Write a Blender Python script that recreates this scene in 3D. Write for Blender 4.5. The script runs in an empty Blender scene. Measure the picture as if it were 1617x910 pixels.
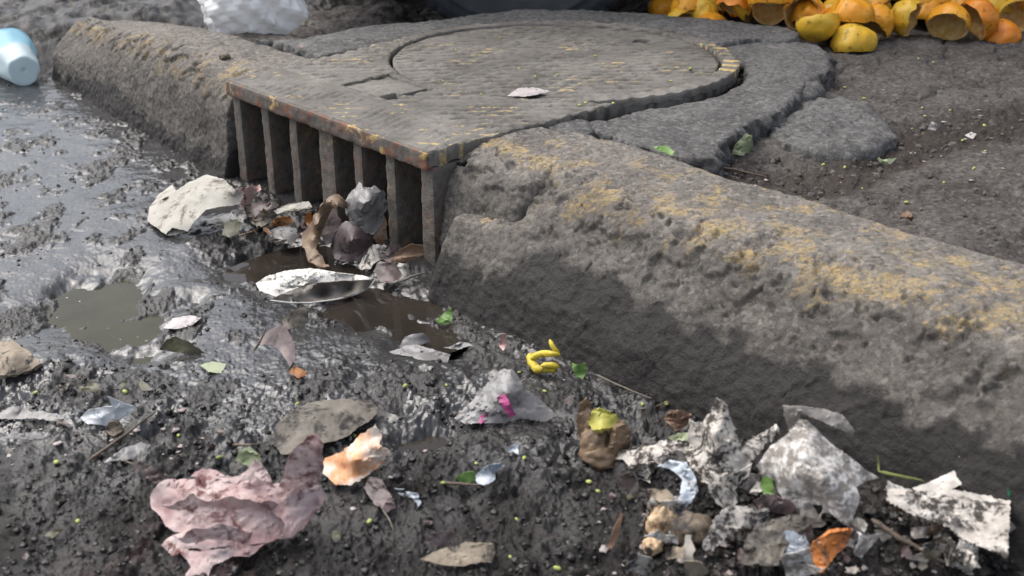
import bpy, math, random
import numpy as np
from mathutils import Vector, Matrix, Euler
from mathutils.geometry import delaunay_2d_cdt

random.seed(4)
rng = np.random.default_rng(11)
sc = bpy.context.scene
col = sc.collection
R = math.radians

# ------------------------------------------------------------------ camera model
FPX, PITCH, CAMZ = 1800.0, R(24.2), 0.64
CP, SP = math.cos(PITCH), math.sin(PITCH)

def W(px, py, z):
    """point of height z seen at photo pixel px,py"""
    u = (np.asarray(px, float) - 808.5) / FPX
    v = (455 - np.asarray(py, float)) / FPX
    dy = CP + v * SP
    dz = -SP + v * CP
    t = (z - CAMZ) / dz
    return u * t, dy * t, z + 0 * t

# kerb frame: s along the kerb towards the viewer, t into the pavement
OX, OY = -0.116, 1.424
DX, DY = 0.6697, -0.7427
MX, MY = 0.7427, 0.6697
def st(x, y):
    a = np.asarray(x) - OX; b = np.asarray(y) - OY
    return a * DX + b * DY, a * MX + b * MY
def xy(s, t):
    s = np.asarray(s, float); t = np.asarray(t, float)
    return OX + s * DX + t * MX, OY + s * DY + t * MY
def pst(px, py, z):
    x, y, _ = W(px, py, z)
    return st(x, y)

# ------------------------------------------------------------------ noise
_G = rng.normal(size=(512, 3)); _G /= np.linalg.norm(_G, axis=1)[:, None]
_PERM = rng.permutation(512).astype(np.int64)
def pn(x, y, z=0.0, seed=0):
    x = np.asarray(x, float) + seed * 17.31; y = np.asarray(y, float) - seed * 9.77
    z = np.broadcast_to(np.asarray(z, float), x.shape) + seed * 3.3
    ix = np.floor(x).astype(np.int64); iy = np.floor(y).astype(np.int64); iz = np.floor(z).astype(np.int64)
    fx, fy, fz = x - ix, y - iy, z - iz
    f = lambda q: q * q * q * (q * (q * 6 - 15) + 10)
    ux, uy, uz = f(fx), f(fy), f(fz)
    out = 0
    for a in (0, 1):
        for b in (0, 1):
            for c in (0, 1):
                h = _PERM[(_PERM[(_PERM[(ix + a) & 511] + iy + b) & 511] + iz + c) & 511]
                g = _G[h]
                d = g[..., 0] * (fx - a) + g[..., 1] * (fy - b) + g[..., 2] * (fz - c)
                out = out + d * (ux if a else 1 - ux) * (uy if b else 1 - uy) * (uz if c else 1 - uz)
    return out * 1.6
def fbm(x, y, z=0.0, sc_=1.0, oct_=3, seed=0, gain=.5):
    a, o = 1.0, 0
    for i in range(oct_):
        k = 2.03 ** i / sc_
        o = o + a * pn(np.asarray(x) * k, np.asarray(y) * k, np.asarray(z) * k, seed + i)
        a *= gain
    return o
def billow(x, y, z=0.0, sc_=1.0, oct_=2, seed=0):
    a, o = 1.0, 0
    for i in range(oct_):
        k = 2.1 ** i / sc_
        o = o + a * np.abs(pn(np.asarray(x) * k, np.asarray(y) * k, np.asarray(z) * k, seed + i))
        a *= .5
    return o
def sstep(a, b, x):
    q = np.clip((np.asarray(x, float) - a) / (b - a), 0, 1)
    return q * q * (3 - 2 * q)
def blob(x, y, px, py, rx, ry):
    cx, cy, _ = W(px, py, 0)
    return np.exp(-((x - cx) / rx) ** 2 - ((y - cy) / ry) ** 2)

# ------------------------------------------------------------------ mesh helpers
def mesh_np(name, V, F, smooth=True):
    V = np.asarray(V, np.float32); F = np.asarray(F, np.int32)
    me = bpy.data.meshes.new(name)
    me.vertices.add(len(V)); me.vertices.foreach_set('co', V.ravel())
    n = F.shape[1]
    me.loops.add(F.size); me.loops.foreach_set('vertex_index', F.ravel())
    me.polygons.add(len(F))
    me.polygons.foreach_set('loop_start', np.arange(0, F.size, n, dtype=np.int32))
    me.polygons.foreach_set('loop_total', np.full(len(F), n, np.int32))
    me.polygons.foreach_set('use_smooth', np.full(len(F), smooth, bool))
    me.update(); me.validate()
    return me
def attr(me, name, vals):
    a = me.attributes.new(name, 'FLOAT', 'POINT')
    a.data.foreach_set('value', np.asarray(vals, np.float32))
def tag(o, label=None, cat=None, group=None, kind=None):
    if label: o['label'] = label
    if cat: o['category'] = cat
    if group: o['group'] = group
    if kind: o['kind'] = kind
    return o
def link(name, me, m, parent=None):
    o = bpy.data.objects.new(name, me); col.objects.link(o)
    if m is not None:
        me.materials.clear(); me.materials.append(m)
    if parent is not None: o.parent = parent
    return o
def obj(name, V, F, m, parent=None, smooth=True, attrs=None, rebase=True):
    """mesh object; a top-level one gets its origin at its base, a part keeps its parent's frame"""
    V = np.array(V, float)
    if parent is None and rebase:
        c = np.array([V[:, 0].mean(), V[:, 1].mean(), V[:, 2].min()])
    elif parent is not None:
        p = parent; c = np.zeros(3)
        while p is not None:
            c += np.array(p.location); p = p.parent
    else:
        c = np.zeros(3)
    me = mesh_np(name, V - c, F, smooth)
    for k, v in (attrs or {}).items(): attr(me, k, v)
    o = link(name, me, m, parent)
    if parent is None: o.location = c
    return o
def empty(name, loc):
    o = bpy.data.objects.new(name, None); col.objects.link(o)
    o.location = loc; o.empty_display_size = .03
    return o
def grid_faces(nu, nv, wrap_u=False, wrap_v=False):
    a = np.arange(nu * nv).reshape(nu, nv)
    if wrap_u: a = np.vstack([a, a[:1]])
    if wrap_v: a = np.hstack([a, a[:, :1]])
    return np.stack([a[:-1, :-1], a[1:, :-1], a[1:, 1:], a[:-1, 1:]], -1).reshape(-1, 4)

def resample(poly, step, jit=0.0, seed=0):
    """closed polyline of k-vectors resampled by the first two coordinates"""
    poly = np.asarray(poly, float); out = []
    rr = np.random.default_rng(seed)
    for a, b in zip(poly, np.roll(poly, -1, 0)):
        L = np.linalg.norm((b - a)[:2]); n = max(1, int(round(L / step)))
        for k in range(n):
            p = a + (b - a) * k / n
            if jit and k: p[:2] += rr.normal(size=2) * jit
            out.append(p)
    return np.array(out)
def inside(poly, P):
    x, y = P[:, 0], P[:, 1]; r = np.zeros(len(P), bool)
    a = poly[:, :2]; b = np.roll(a, -1, 0)
    for (x0, y0), (x1, y1) in zip(a, b):
        if y0 == y1: continue
        c = ((y0 > y) != (y1 > y)) & (x < (x1 - x0) * (y - y0) / (y1 - y0) + x0)
        r ^= c
    return r
def bdist(poly, P):
    a = poly[:, :2]; b = np.roll(a, -1, 0); d = np.full(len(P), 1e9)
    for p, q in zip(a, b):
        e = q - p; L = e @ e + 1e-12
        k = np.clip(((P - p) @ e) / L, 0, 1)
        d = np.minimum(d, np.linalg.norm(P - p - k[:, None] * e, axis=1))
    return d
def cdt(outer, step, holes=()):
    """filled, evenly triangulated polygon -> points, triangles, boundary edges"""
    outer = np.asarray(outer, float)[:, :2]
    loops = [outer] + [np.asarray(h, float)[:, :2] for h in holes]
    lo, hi = outer.min(0), outer.max(0)
    gx, gy = np.meshgrid(np.arange(lo[0], hi[0], step), np.arange(lo[1], hi[1], step * .87))
    gx = gx + (np.arange(gx.shape[0]) % 2)[:, None] * step * .5
    G = np.stack([gx.ravel(), gy.ravel()], 1)
    G += np.random.default_rng(3).uniform(-.2, .2, G.shape) * step
    k = inside(outer, G) & (bdist(outer, G) > step * .45)
    for h in loops[1:]:
        k &= ~inside(h, G) & (bdist(h, G) > step * .45)
    G = G[k]
    sc_ = 1.0 / step
    pts = [Vector((float(p[0] * sc_), float(p[1] * sc_))) for l in loops for p in l] + [Vector((float(p[0] * sc_), float(p[1] * sc_))) for p in G]
    ed, n = [], 0
    for l in loops:
        ed += [(n + i, n + (i + 1) % len(l)) for i in range(len(l))]; n += len(l)
    v, e, f, *_ = delaunay_2d_cdt(pts, ed, [], 4 if holes else 1, 1e-5)
    P = np.array([(q.x, q.y) for q in v]) / sc_
    T = np.array([t for t in f if len(t) == 3], int)
    for h in loops[1:]:
        T = T[~inside(h, P[T].mean(1))]
    A = P[T[:, 1]] - P[T[:, 0]]; B = P[T[:, 2]] - P[T[:, 0]]
    fl = A[:, 0] * B[:, 1] - A[:, 1] * B[:, 0] < 0
    T[fl] = T[fl][:, ::-1]
    E = np.concatenate([T[:, [0, 1]], T[:, [1, 2]], T[:, [2, 0]]])
    key = {tuple(x) for x in E.tolist()}
    be = np.array([x for x in E.tolist() if (x[1], x[0]) not in key], int)
    return P, T, be

def slab(outer, step, ztop, thick, holes=(), rings=3, rough=.0, seed=0, st_frame=True, bevel=0.0):
    """thick plate: ztop(x, y) on top, walls with rings of rough stone, flat underside left open inside the ground"""
    P, T, be = cdt(outer, step, holes)
    x, y = xy(P[:, 0], P[:, 1]) if st_frame else (P[:, 0], P[:, 1])
    z = ztop(x, y)
    if bevel:
        d = bdist(np.asarray(outer, float), P)
        z = z - bevel * np.clip(1 - d / (2.2 * bevel), 0, 1) ** 2
    V = [np.stack([x, y, z], 1)]
    F = [T]
    bi = np.unique(be); n = len(P)
    m = {b: i for i, b in enumerate(bi.tolist())}
    prev = {b: b for b in bi.tolist()}
    # outward direction
    nrm = np.zeros((len(bi), 2))
    xyP = np.stack([x, y], 1)
    for a, b in be.tolist():
        e = xyP[b] - xyP[a]; q = np.array([e[1], -e[0]]); q /= np.linalg.norm(q) + 1e-9
        nrm[m[a]] += q; nrm[m[b]] += q
    nrm /= np.linalg.norm(nrm, axis=1)[:, None] + 1e-9
    for r in range(1, rings + 1):
        k = r / rings
        xb, yb, zb = x[bi], y[bi], z[bi] - thick * k
        off = rough * (fbm(xb, yb, zb * .8, .014, 4, seed, .65) + .25)
        if r == rings: off = off * .5
        ring = np.stack([xb + nrm[:, 0] * off, yb + nrm[:, 1] * off, zb], 1)
        base = n + (r - 1) * len(bi)
        cur = {b: base + i for i, b in enumerate(bi.tolist())}
        t = []
        for a, b in be.tolist():
            t.append((prev[b], prev[a], cur[a])); t.append((prev[b], cur[a], cur[b]))
        F.append(np.array(t)); V.append(ring); prev = cur
    return np.vstack(V), np.vstack(F)

def box(s0, s1, t0, t1, z0, z1):
    c = []
    for s, t in ((s0, t0), (s1, t0), (s1, t1), (s0, t1)):
        c.append(xy(s, t))
    V = [(float(a), float(b), z) for z in (z0, z1) for a, b in c]
    F = [(0, 3, 2, 1), (4, 5, 6, 7), (0, 1, 5, 4), (1, 2, 6, 5), (2, 3, 7, 6), (3, 0, 4, 7)]
    return np.array(V), np.array(F)
def fine_box(s0, s1, t0, t1, z0, z1, step, rough, seed, round_=.003):
    """box with a dense skin, rounded edges and a rough cast surface"""
    V, F, n = [], [], 0
    ext = np.array([s1 - s0, t1 - t0, z1 - z0]); c0 = np.array([s0, t0, z0])
    for ax in range(3):
        for side in (0, 1):
            a, b = [i for i in range(3) if i != ax]
            na, nb = max(2, int(ext[a] / step) + 2), max(2, int(ext[b] / step) + 2)
            A, B = np.meshgrid(np.linspace(0, ext[a], na), np.linspace(0, ext[b], nb), indexing='ij')
            q = np.zeros((na * nb, 3)); q[:, a] = A.ravel(); q[:, b] = B.ravel(); q[:, ax] = ext[ax] * side
            f = grid_faces(na, nb)
            flip = (side == 1) ^ (ax == 1)
            f = f if flip else f[:, ::-1]
            V.append(q); F.append(f + n); n += len(q)
    V = np.vstack(V); F = np.vstack(F)
    inner = np.clip(V, round_, ext - round_)
    d = V - inner; L = np.linalg.norm(d, axis=1)[:, None]
    V = np.where(L > 1e-9, inner + d / (L + 1e-9) * round_, V)
    V = V + c0
    ctr = c0 + ext / 2
    N = (V - np.clip(V, c0 + round_ * 1.01, c0 + ext - round_ * 1.01)); N /= np.linalg.norm(N, axis=1)[:, None] + 1e-9
    k = rough * fbm(V[:, 0], V[:, 1], V[:, 2], .012, 3, seed) + rough * .8 * fbm(V[:, 0], V[:, 1], V[:, 2], .045, 2, seed + 5)
    V = V + N * k[:, None]
    x, y = xy(V[:, 0], V[:, 1])
    return np.stack([x, y, V[:, 2]], 1), F

# ------------------------------------------------------------------ materials
def mat(name):
    m = bpy.data.materials.new(name); m.use_nodes = True
    nt = m.node_tree; b = nt.nodes['Principled BSDF']
    return m, nt, b
def nd(nt, typ, props=None, **ins):
    n = nt.nodes.new(typ)
    for k, v in (props or {}).items(): setattr(n, k, v)
    for k, v in ins.items():
        s = n.inputs[k.replace('_', ' ')] if not k.startswith('i') or not k[1:].isdigit() else n.inputs[int(k[1:])]
        if hasattr(v, 'is_output') or isinstance(v, bpy.types.NodeSocket): nt.links.new(v, s)
        else: s.default_value = v
    return n
def coords(nt):
    return nd(nt, 'ShaderNodeTexCoord').outputs['Object']
def noise(nt, vec, scale, detail=4, rough=.6, dist=0.0):
    return nd(nt, 'ShaderNodeTexNoise', Vector=vec, Scale=scale, Detail=detail, Roughness=rough, Distortion=dist).outputs['Fac']
def ramp(nt, fac, stops):
    n = nt.nodes.new('ShaderNodeValToRGB'); nt.links.new(fac, n.inputs[0])
    e = n.color_ramp.elements
    while len(e) < len(stops): e.new(.5)
    for k, (p, c) in zip(e, stops):
        k.position = p; k.color = (c, c, c, 1) if not hasattr(c, '__len__') else (*c, 1)
    return n.outputs[0]
def mix(nt, fac, a, b):
    n = nt.nodes.new('ShaderNodeMix'); n.data_type = 'RGBA'
    for s, v in ((n.inputs[0], fac), (n.inputs[6], a), (n.inputs[7], b)):
        if isinstance(v, bpy.types.NodeSocket): nt.links.new(v, s)
        elif hasattr(v, '__len__'): s.default_value = (*v, 1)
        else: s.default_value = v
    return n.outputs[2]
def mth(nt, op, a, b=0.0, c=0.0, clamp=False):
    n = nt.nodes.new('ShaderNodeMath'); n.operation = op; n.use_clamp = clamp
    for s, v in zip(n.inputs, (a, b, c)):
        if isinstance(v, bpy.types.NodeSocket): nt.links.new(v, s)
        else: s.default_value = v
    return n.outputs[0]
def at(nt, name):
    n = nt.nodes.new('ShaderNodeAttribute'); n.attribute_name = name
    return n.outputs['Fac']
def bump(nt, b, h, strength, dist, prev=None):
    n = nd(nt, 'ShaderNodeBump', Height=h, Strength=strength, Distance=dist)
    if prev is not None: nt.links.new(prev, n.inputs['Normal'])
    nt.links.new(n.outputs[0], b.inputs['Normal'])
    return n.outputs[0]
def setc(nt, b, c):
    if isinstance(c, bpy.types.NodeSocket): nt.links.new(c, b.inputs['Base Color'])
    else: b.inputs['Base Color'].default_value = (*c, 1)

def litter(name, c1, c2, scale=45, rough=.6, dirt=.40, dirtc=(.03, .026, .023), bmp=.35, transl=0.0, lo=.38, hi=.62, alpha=1.0, spec=.4, streak=None):
    """soiled sheet: two colours of its own, mud smears on top"""
    m, nt, b = mat(name); v = coords(nt)
    if streak:
        v2 = nd(nt, 'ShaderNodeMapping', Vector=v, Scale=streak).outputs[0]
    else: v2 = v
    f = ramp(nt, noise(nt, v2, scale, 5, .65), [(lo, 0), (hi, 1)])
    c = mix(nt, f, c1, c2)
    d = noise(nt, v, scale * .8, 6, .72, .6)
    d2 = noise(nt, v, scale * 5, 3, .6)
    dd = ramp(nt, mth(nt, 'ADD', mth(nt, 'MULTIPLY', d, .75), mth(nt, 'MULTIPLY', d2, .25)), [(dirt, 1), (dirt + .07, 0)])
    c = mix(nt, dd, c, dirtc); setc(nt, b, c)
    b.inputs['Roughness'].default_value = rough
    b.inputs['Specular IOR Level'].default_value = spec
    p = bump(nt, b, noise(nt, v, scale * 4, 4, .6), bmp, .002)
    if transl:
        tr = nd(nt, 'ShaderNodeBsdfTranslucent', Color=c)
        ms = nd(nt, 'ShaderNodeMixShader', Fac=transl)
        nt.links.new(b.outputs[0], ms.inputs[1]); nt.links.new(tr.outputs[0], ms.inputs[2])
        nt.links.new(ms.outputs[0], nt.nodes['Material Output'].inputs[0])
    if alpha < 1: b.inputs['Alpha'].default_value = alpha
    return m

def make_mud():
    m, nt, b = mat('wet_mud'); v = coords(nt)
    wet = at(nt, 'wet')
    n1 = noise(nt, v, 9, 5, .6); n2 = noise(nt, v, 70, 5, .65); n3 = noise(nt, v, 420, 3, .6)
    c = mix(nt, ramp(nt, n1, [(.35, 0), (.65, 1)]), (.009, .0082, .0078), (.021, .0185, .017))
    c = mix(nt, mth(nt, 'MULTIPLY', ramp(nt, n2, [(.52, 0), (.7, 1)]), .4), c, (.060, .052, .045))
    c = mix(nt, ramp(nt, noise(nt, v, 230, 2, .5), [(.70, 0), (.76, .6)]), c, (.09, .08, .068))
    c = mix(nt, mth(nt, 'MULTIPLY', wet, .75), c, mix(nt, n1, (.030, .030, .031), (.058, .057, .057)))
    c = mix(nt, at(nt, 'red'), c, (.075, .042, .042)); setc(nt, b, c)
    r = mth(nt, 'ADD', mth(nt, 'MULTIPLY', n2, .5), mth(nt, 'MULTIPLY', wet, -.30))
    r = mth(nt, 'ADD', r, .19, clamp=True)
    nt.links.new(mth(nt, 'MAXIMUM', r, .15), b.inputs['Roughness'])
    b.inputs['IOR'].default_value = 1.45
    nt.links.new(mth(nt, 'ADD', mth(nt, 'MULTIPLY', wet, .75), .20), b.inputs['Specular IOR Level'])
    dry = mth(nt, 'SUBTRACT', 1.0, mth(nt, 'MULTIPLY', wet, .85))
    p = bump(nt, b, mth(nt, 'MULTIPLY', noise(nt, v, 130, 6, .7), dry), .5, .006)
    bump(nt, b, mth(nt, 'MULTIPLY', noise(nt, v, 480, 3, .6), dry), .5, .0018, p)
    return m
def make_water(name, c, rip=.12):
    m, nt, b = mat(name); v = coords(nt)
    f = noise(nt, v, 14, 4, .6)
    cc = mix(nt, ramp(nt, f, [(.35, 0), (.68, 1)]), c, tuple(q * 1.5 for q in c)); setc(nt, b, cc)
    b.inputs['Roughness'].default_value = .035; b.inputs['IOR'].default_value = 1.33; b.inputs['Specular IOR Level'].default_value = .36
    bump(nt, b, noise(nt, v, 22, 2, .5), rip, .002)
    return m
def mixv(nt, v, amt):
    n = nd(nt, 'ShaderNodeTexNoise', Vector=v, Scale=60.0, Detail=3.0).outputs['Color']
    a = nd(nt, 'ShaderNodeVectorMath', {'operation': 'SCALE'}, i0=n); a.inputs['Scale'].default_value = amt
    return nd(nt, 'ShaderNodeVectorMath', {'operation': 'ADD'}, i0=v, i1=a.outputs[0]).outputs[0]
def make_concrete(name, c1, c2, painted=True, yellow=(.56, .41, .18), wetc=(.014, .012, .0115)):
    m, nt, b = mat(name); v = coords(nt)
    n1 = noise(nt, v, 10, 6, .62); n2 = noise(nt, v, 95, 7, .74); n3 = noise(nt, v, 420, 4, .7)
    c = mix(nt, ramp(nt, n1, [(.33, 0), (.68, 1)]), c1, c2)
    c = mix(nt, ramp(nt, n2, [(.36, .85), (.52, 0)]), c, tuple(q * .42 for q in c1))
    c = mix(nt, ramp(nt, n3, [(.56, 0), (.72, .8)]), c, tuple(min(1, q * 1.7) for q in c2))
    vo = nd(nt, 'ShaderNodeTexVoronoi', Vector=mixv(nt, v, .006), Scale=190.0)
    cell = nd(nt, 'ShaderNodeSeparateColor', Color=vo.outputs['Color']).outputs[0]
    c = mix(nt, ramp(nt, cell, [(.0, .5), (.30, 0)]), c, tuple(q * .45 for q in c1))
    c = mix(nt, ramp(nt, cell, [(.74, 0), (1, .55)]), c, tuple(min(1, q * 1.5) for q in c2))
    vo2 = nd(nt, 'ShaderNodeTexVoronoi', Vector=mixv(nt, v, .01), Scale=70.0)
    cell2 = nd(nt, 'ShaderNodeSeparateColor', Color=vo2.outputs['Color']).outputs[1]
    c = mix(nt, ramp(nt, cell2, [(.0, .28), (.2, 0)]), c, tuple(q * .5 for q in c1))
    rg = ramp(nt, n2, [(0, .75), (1, .95)])
    if painted:
        pa = at(nt, 'paint')
        v3 = nd(nt, 'ShaderNodeMapping', Vector=v, Scale=(.7, 1.0, 1.2)).outputs[0]
        q = mth(nt, 'ADD', mth(nt, 'MULTIPLY', noise(nt, v3, 75, 9, .85, .6), .86), mth(nt, 'MULTIPLY', noise(nt, v, 13, 3, .5), .14))
        msk = ramp(nt, mth(nt, 'ADD', q, mth(nt, 'ADD', pa, -.5)), [(.505, 0), (.575, 1)])
        msk = mth(nt, 'MULTIPLY', msk, ramp(nt, noise(nt, nd(nt, 'ShaderNodeMapping', Vector=v, Scale=(.6, 1.0, 1.0)).outputs[0], 210, 5, .7), [(.44, .12), (.56, 1)]))
        yel = mix(nt, ramp(nt, noise(nt, v, 200, 4, .6), [(.35, 0), (.7, 1)]), yellow, tuple(q * .5 for q in yellow))
        c = mix(nt, mth(nt, 'MULTIPLY', msk, .8), c, yel)
        c = mix(nt, mth(nt, 'MULTIPLY', at(nt, 'grime_shade'), .8), c, mix(nt, .5, tuple(q * .30 for q in c1), c))  # front faces darker than tops: road grime plus shade put into the colour
        w = at(nt, 'wet')
        wm = ramp(nt, mth(nt, 'ADD', w, mth(nt, 'MULTIPLY', mth(nt, 'ADD', noise(nt, v, 45, 6, .75), -.5), 1.3)), [(.26, 0), (.60, 1)])
        c = mix(nt, mth(nt, 'MULTIPLY', wm, .9), c, wetc)
        nt.links.new(mth(nt, 'SUBTRACT', rg, mth(nt, 'MULTIPLY', wm, .33)), b.inputs['Roughness'])
    else:
        c = mix(nt, mth(nt, 'MULTIPLY', at(nt, 'soil'), .85), c, mix(nt, ramp(nt, n3, [(.4, 0), (.7, 1)]), (.022, .016, .013), (.07, .055, .045)))
        nt.links.new(rg, b.inputs['Roughness'])
    setc(nt, b, c)
    b.inputs['Specular IOR Level'].default_value = .35
    p = bump(nt, b, n2, .8, .006)
    p = bump(nt, b, cell, .5, .0016, p)
    bump(nt, b, n3, .8, .002, p)
    return m
def make_iron(name, c1, c2, rust=.0, fleck=True, yl=(.50, .36, .13)):
    m, nt, b = mat(name); v = coords(nt)
    n1 = noise(nt, v, 9, 6, .6); n2 = noise(nt, v, 75, 5, .7); n3 = noise(nt, v, 350, 3, .6)
    c = mix(nt, ramp(nt, n1, [(.33, 0), (.67, 1)]), c1, c2)
    c = mix(nt, ramp(nt, n2, [(.36, .5), (.50, 0)]), c, tuple(q * .35 for q in c1))
    if rust:
        c = mix(nt, mth(nt, 'MULTIPLY', ramp(nt, noise(nt, v, 38, 5, .65), [(.5, 0), (.62, 1)]), rust), c, (.20, .075, .035))
        c = mix(nt, mth(nt, 'MULTIPLY', ramp(nt, noise(nt, v, 26, 4, .6, .5), [(.60, 0), (.67, 1)]), rust), c, yl)
        c = mix(nt, mth(nt, 'MULTIPLY', ramp(nt, noise(nt, nd(nt, 'ShaderNodeMapping', Vector=v, Location=(5, 3, 1)).outputs[0], 21, 4, .6, .5), [(.64, 0), (.69, 1)]), rust), c, (.42, .10, .05))
    if fleck:
        pa = at(nt, 'paint')
        q = mth(nt, 'ADD', mth(nt, 'MULTIPLY', noise(nt, v, 14, 4, .65), .7), mth(nt, 'MULTIPLY', noise(nt, v, 150, 3, .6), .3))
        msk = ramp(nt, mth(nt, 'ADD', q, mth(nt, 'ADD', pa, -.5)), [(.55, 0), (.66, 1)])
        c = mix(nt, mth(nt, 'MULTIPLY', msk, .8), c, yl)
    c = mix(nt, mth(nt, 'MULTIPLY', at(nt, 'groove'), .9), c, (.030, .025, .021))
    setc(nt, b, c)
    b.inputs['Roughness'].default_value = .72; b.inputs['Specular IOR Level'].default_value = .45
    p = bump(nt, b, n2, .6, .004)
    bump(nt, b, n3, .5, .0015, p)
    return m
def plain(name, c, rough=.5, spec=.5, var=.25, scale=40, bmp=.2, metal=0.0, trans=0.0):
    m, nt, b = mat(name); v = coords(nt)
    f = noise(nt, v, scale, 5, .6)
    setc(nt, b, mix(nt, ramp(nt, f, [(.3, 0), (.7, 1)]), tuple(q * (1 - var) for q in c), tuple(min(1, q * (1 + var)) for q in c)))
    b.inputs['Roughness'].default_value = rough; b.inputs['Specular IOR Level'].default_value = spec
    b.inputs['Metallic'].default_value = metal
    if trans: b.inputs['Transmission Weight'].default_value = trans
    if bmp: bump(nt, b, noise(nt, v, scale * 3, 4, .6), bmp, .002)
    return m

MUD = make_mud()
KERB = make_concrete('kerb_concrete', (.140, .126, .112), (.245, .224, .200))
SLABM = make_concrete('slab_concrete', (.085, .083, .081), (.175, .17, .165), painted=False)
SOIL = make_concrete('pavement_dirt', (.055, .047, .042), (.135, .122, .113), painted=False)
IRON = make_iron('cast_iron_dusty', (.098, .090, .079), (.195, .182, .162))
LIP = make_iron('cast_iron_rusty', (.09, .08, .072), (.15, .13, .112), rust=.8, fleck=False)
BARM = make_iron('cast_iron_bar', (.10, .09, .078), (.165, .148, .128), rust=.28, fleck=False)
PIT = plain('drain_concrete', (.022, .019, .017), .9, .2, .3, 30, .5)

# ------------------------------------------------------------------ terrain
def clodw(x, y):
    w = sstep(1.30, 1.05, y + .10 * fbm(x, y, 0, .22, 2, 40))
    w = np.maximum(w, .55 * sstep(-.12, .03, x) * sstep(1.75, 1.3, y))
    return w
BASINS = [(150, 465, .058, .085, .034), (205, 510, .045, .065, .026), (235, 548, .035, .035, .018), (480, 410, .10, .085, .034), (590, 480, .075, .055, .03),
          (690, 530, .05, .05, .028), (400, 385, .05, .06, .02), (672, 690, .042, .040, .026), (770, 560, .04, .03, .018), (300, 470, .02, .03, .010)]
MOUNDS = [(1400, 850, .17, .10, .030), (1130, 760, .10, .08, .016), (820, 745, .06, .05, .012), (940, 830, .10, .06, .012), (330, 700, .12, .06, .010), (560, 400, .05, .03, .012), (640, 420, .05, .03, .018),
          (60, 575, .06, .05, .012), (400, 345, .07, .04, .014)]
def mudpatch(x, y):
    return sstep(.05, .36, fbm(x, y * .6, 0, .075, 4, 33, .6))
def mud(x, y):
    x = np.asarray(x, float); y = np.asarray(y, float)
    s, t = st(x, y)
    w = clodw(x, y)
    z = .005 * fbm(x, y, 0, .33, 2, 1)
    wx = x + .007 * fbm(x, y, 0, .05, 2, 60); wy = y + .007 * fbm(x, y, 0, .05, 2, 61)
    lump_ = sstep(-.25, .35, fbm(x, y, 0, .15, 2, 34))
    z = z + w * ((.006 + .012 * lump_) * (billow(wx, wy, 0, .06, 3, 3) - .32) + (.0028 + .003 * lump_) * fbm(wx, wy, 0, .024, 3, 7, .55))
    patch = mudpatch(x, y)
    z = z + (1 - w) * (.0022 * fbm(x, y, 0, .06, 2, 12) + (.0006 + .0032 * patch) * fbm(wx, wy, 0, .014, 3, 15, .6) + .0016 * patch)
    cr = np.maximum(w * (.45 + .55 * sstep(-.2, .3, fbm(x, y, 0, .07, 2, 35))), .45 * patch)
    z = z + cr * (.0052 * (billow(x, y, 0, .012, 2, 21) - .3) + .0022 * (billow(x, y, 0, .0062, 1, 23) - .2)) + (.0005 + .0011 * cr) * fbm(x, y, 0, .005, 2, 20)
    wig = 1 + .5 * fbm(x, y, 0, .045, 3, 50)
    for px, py, rx, ry, d in BASINS:
        z = z - d * wig * blob(x, y, px, py, rx, ry)
    for px, py, rx, ry, d in MOUNDS:
        z = z + d * blob(x, y, px, py, rx, ry)
    # bank of dirt beyond the far end of the kerb
    z = z + .085 * sstep(-1.50, -1.72, s) * sstep(-.14, .06, t) * (1 + .25 * fbm(x, y, 0, .1, 3, 70))
    return z
_SB = [W(a, b, .14) for a, b in ((1130, 262), (1200, 262), (1290, 275), (1400, 240), (1470, 205), (1560, 190), (1640, 176), (1800, 150))]
def soilband(x, y):
    d = np.full(np.shape(x), 9.0)
    for p, q in zip(_SB[:-1], _SB[1:]):
        ex, ey = q[0] - p[0], q[1] - p[1]
        k = np.clip(((x - p[0]) * ex + (y - p[1]) * ey) / (ex * ex + ey * ey), 0, 1)
        d = np.minimum(d, np.hypot(x - p[0] - k * ex, y - p[1] - k * ey))
    d = d + .03 * fbm(x, y, 0, .08, 3, 88)
    return sstep(.085, .03, d)
def pav(x, y):
    x = np.asarray(x, float); y = np.asarray(y, float)
    s, t = st(x, y)
    z = .136 + .020 * sstep(.42, .75, s) * sstep(.75, .35, t)
    z = z - .010 * np.exp(-((s - .25) / .14) ** 2 - ((t - .42) / .14) ** 2)
    back = sstep(2.42, 2.6, y) * sstep(.55, .25, x)
    z = z - back * (.035 + .04 * sstep(-.35, -.2, x))
    far = sstep(2.5, 2.7, y) * sstep(.3, .5, x)
    z = z - .02 * far
    sb = soilband(x, y)
    z = z - .012 * sb + sb * (.004 * fbm(x, y, 0, .02, 3, 89, .65) + .0025 * (billow(x, y, 0, .012, 2, 87) - .3))
    cell = np.abs(pn((x + .05 * fbm(x, y, 0, .15, 2, 95)) / .22, (y + .05 * fbm(x, y, 0, .15, 2, 96)) / .22, 0, 97))
    z = z - .009 * sstep(.045, .0, cell) * (1 - sb)
    wx = x + .02 * fbm(x, y, 0, .07, 2, 81); wy = y + .02 * fbm(x, y, 0, .07, 2, 82)
    z = z + .010 * fbm(wx, wy, 0, .13, 3, 83) + .007 * (billow(wx, wy, 0, .05, 2, 84) - .3) + .0022 * fbm(x, y, 0, .012, 3, 86)
    return z
def Wm(px, py, h=0.0, ground=mud):
    """point h metres above the ground seen at photo pixel"""
    z = np.zeros(np.shape(px)) + (0.0 if ground is mud else .14)
    for _ in range(4):
        x, y, _z = W(px, py, z + h)
        z = ground(x, y)
    return W(px, py, z + h)

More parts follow.
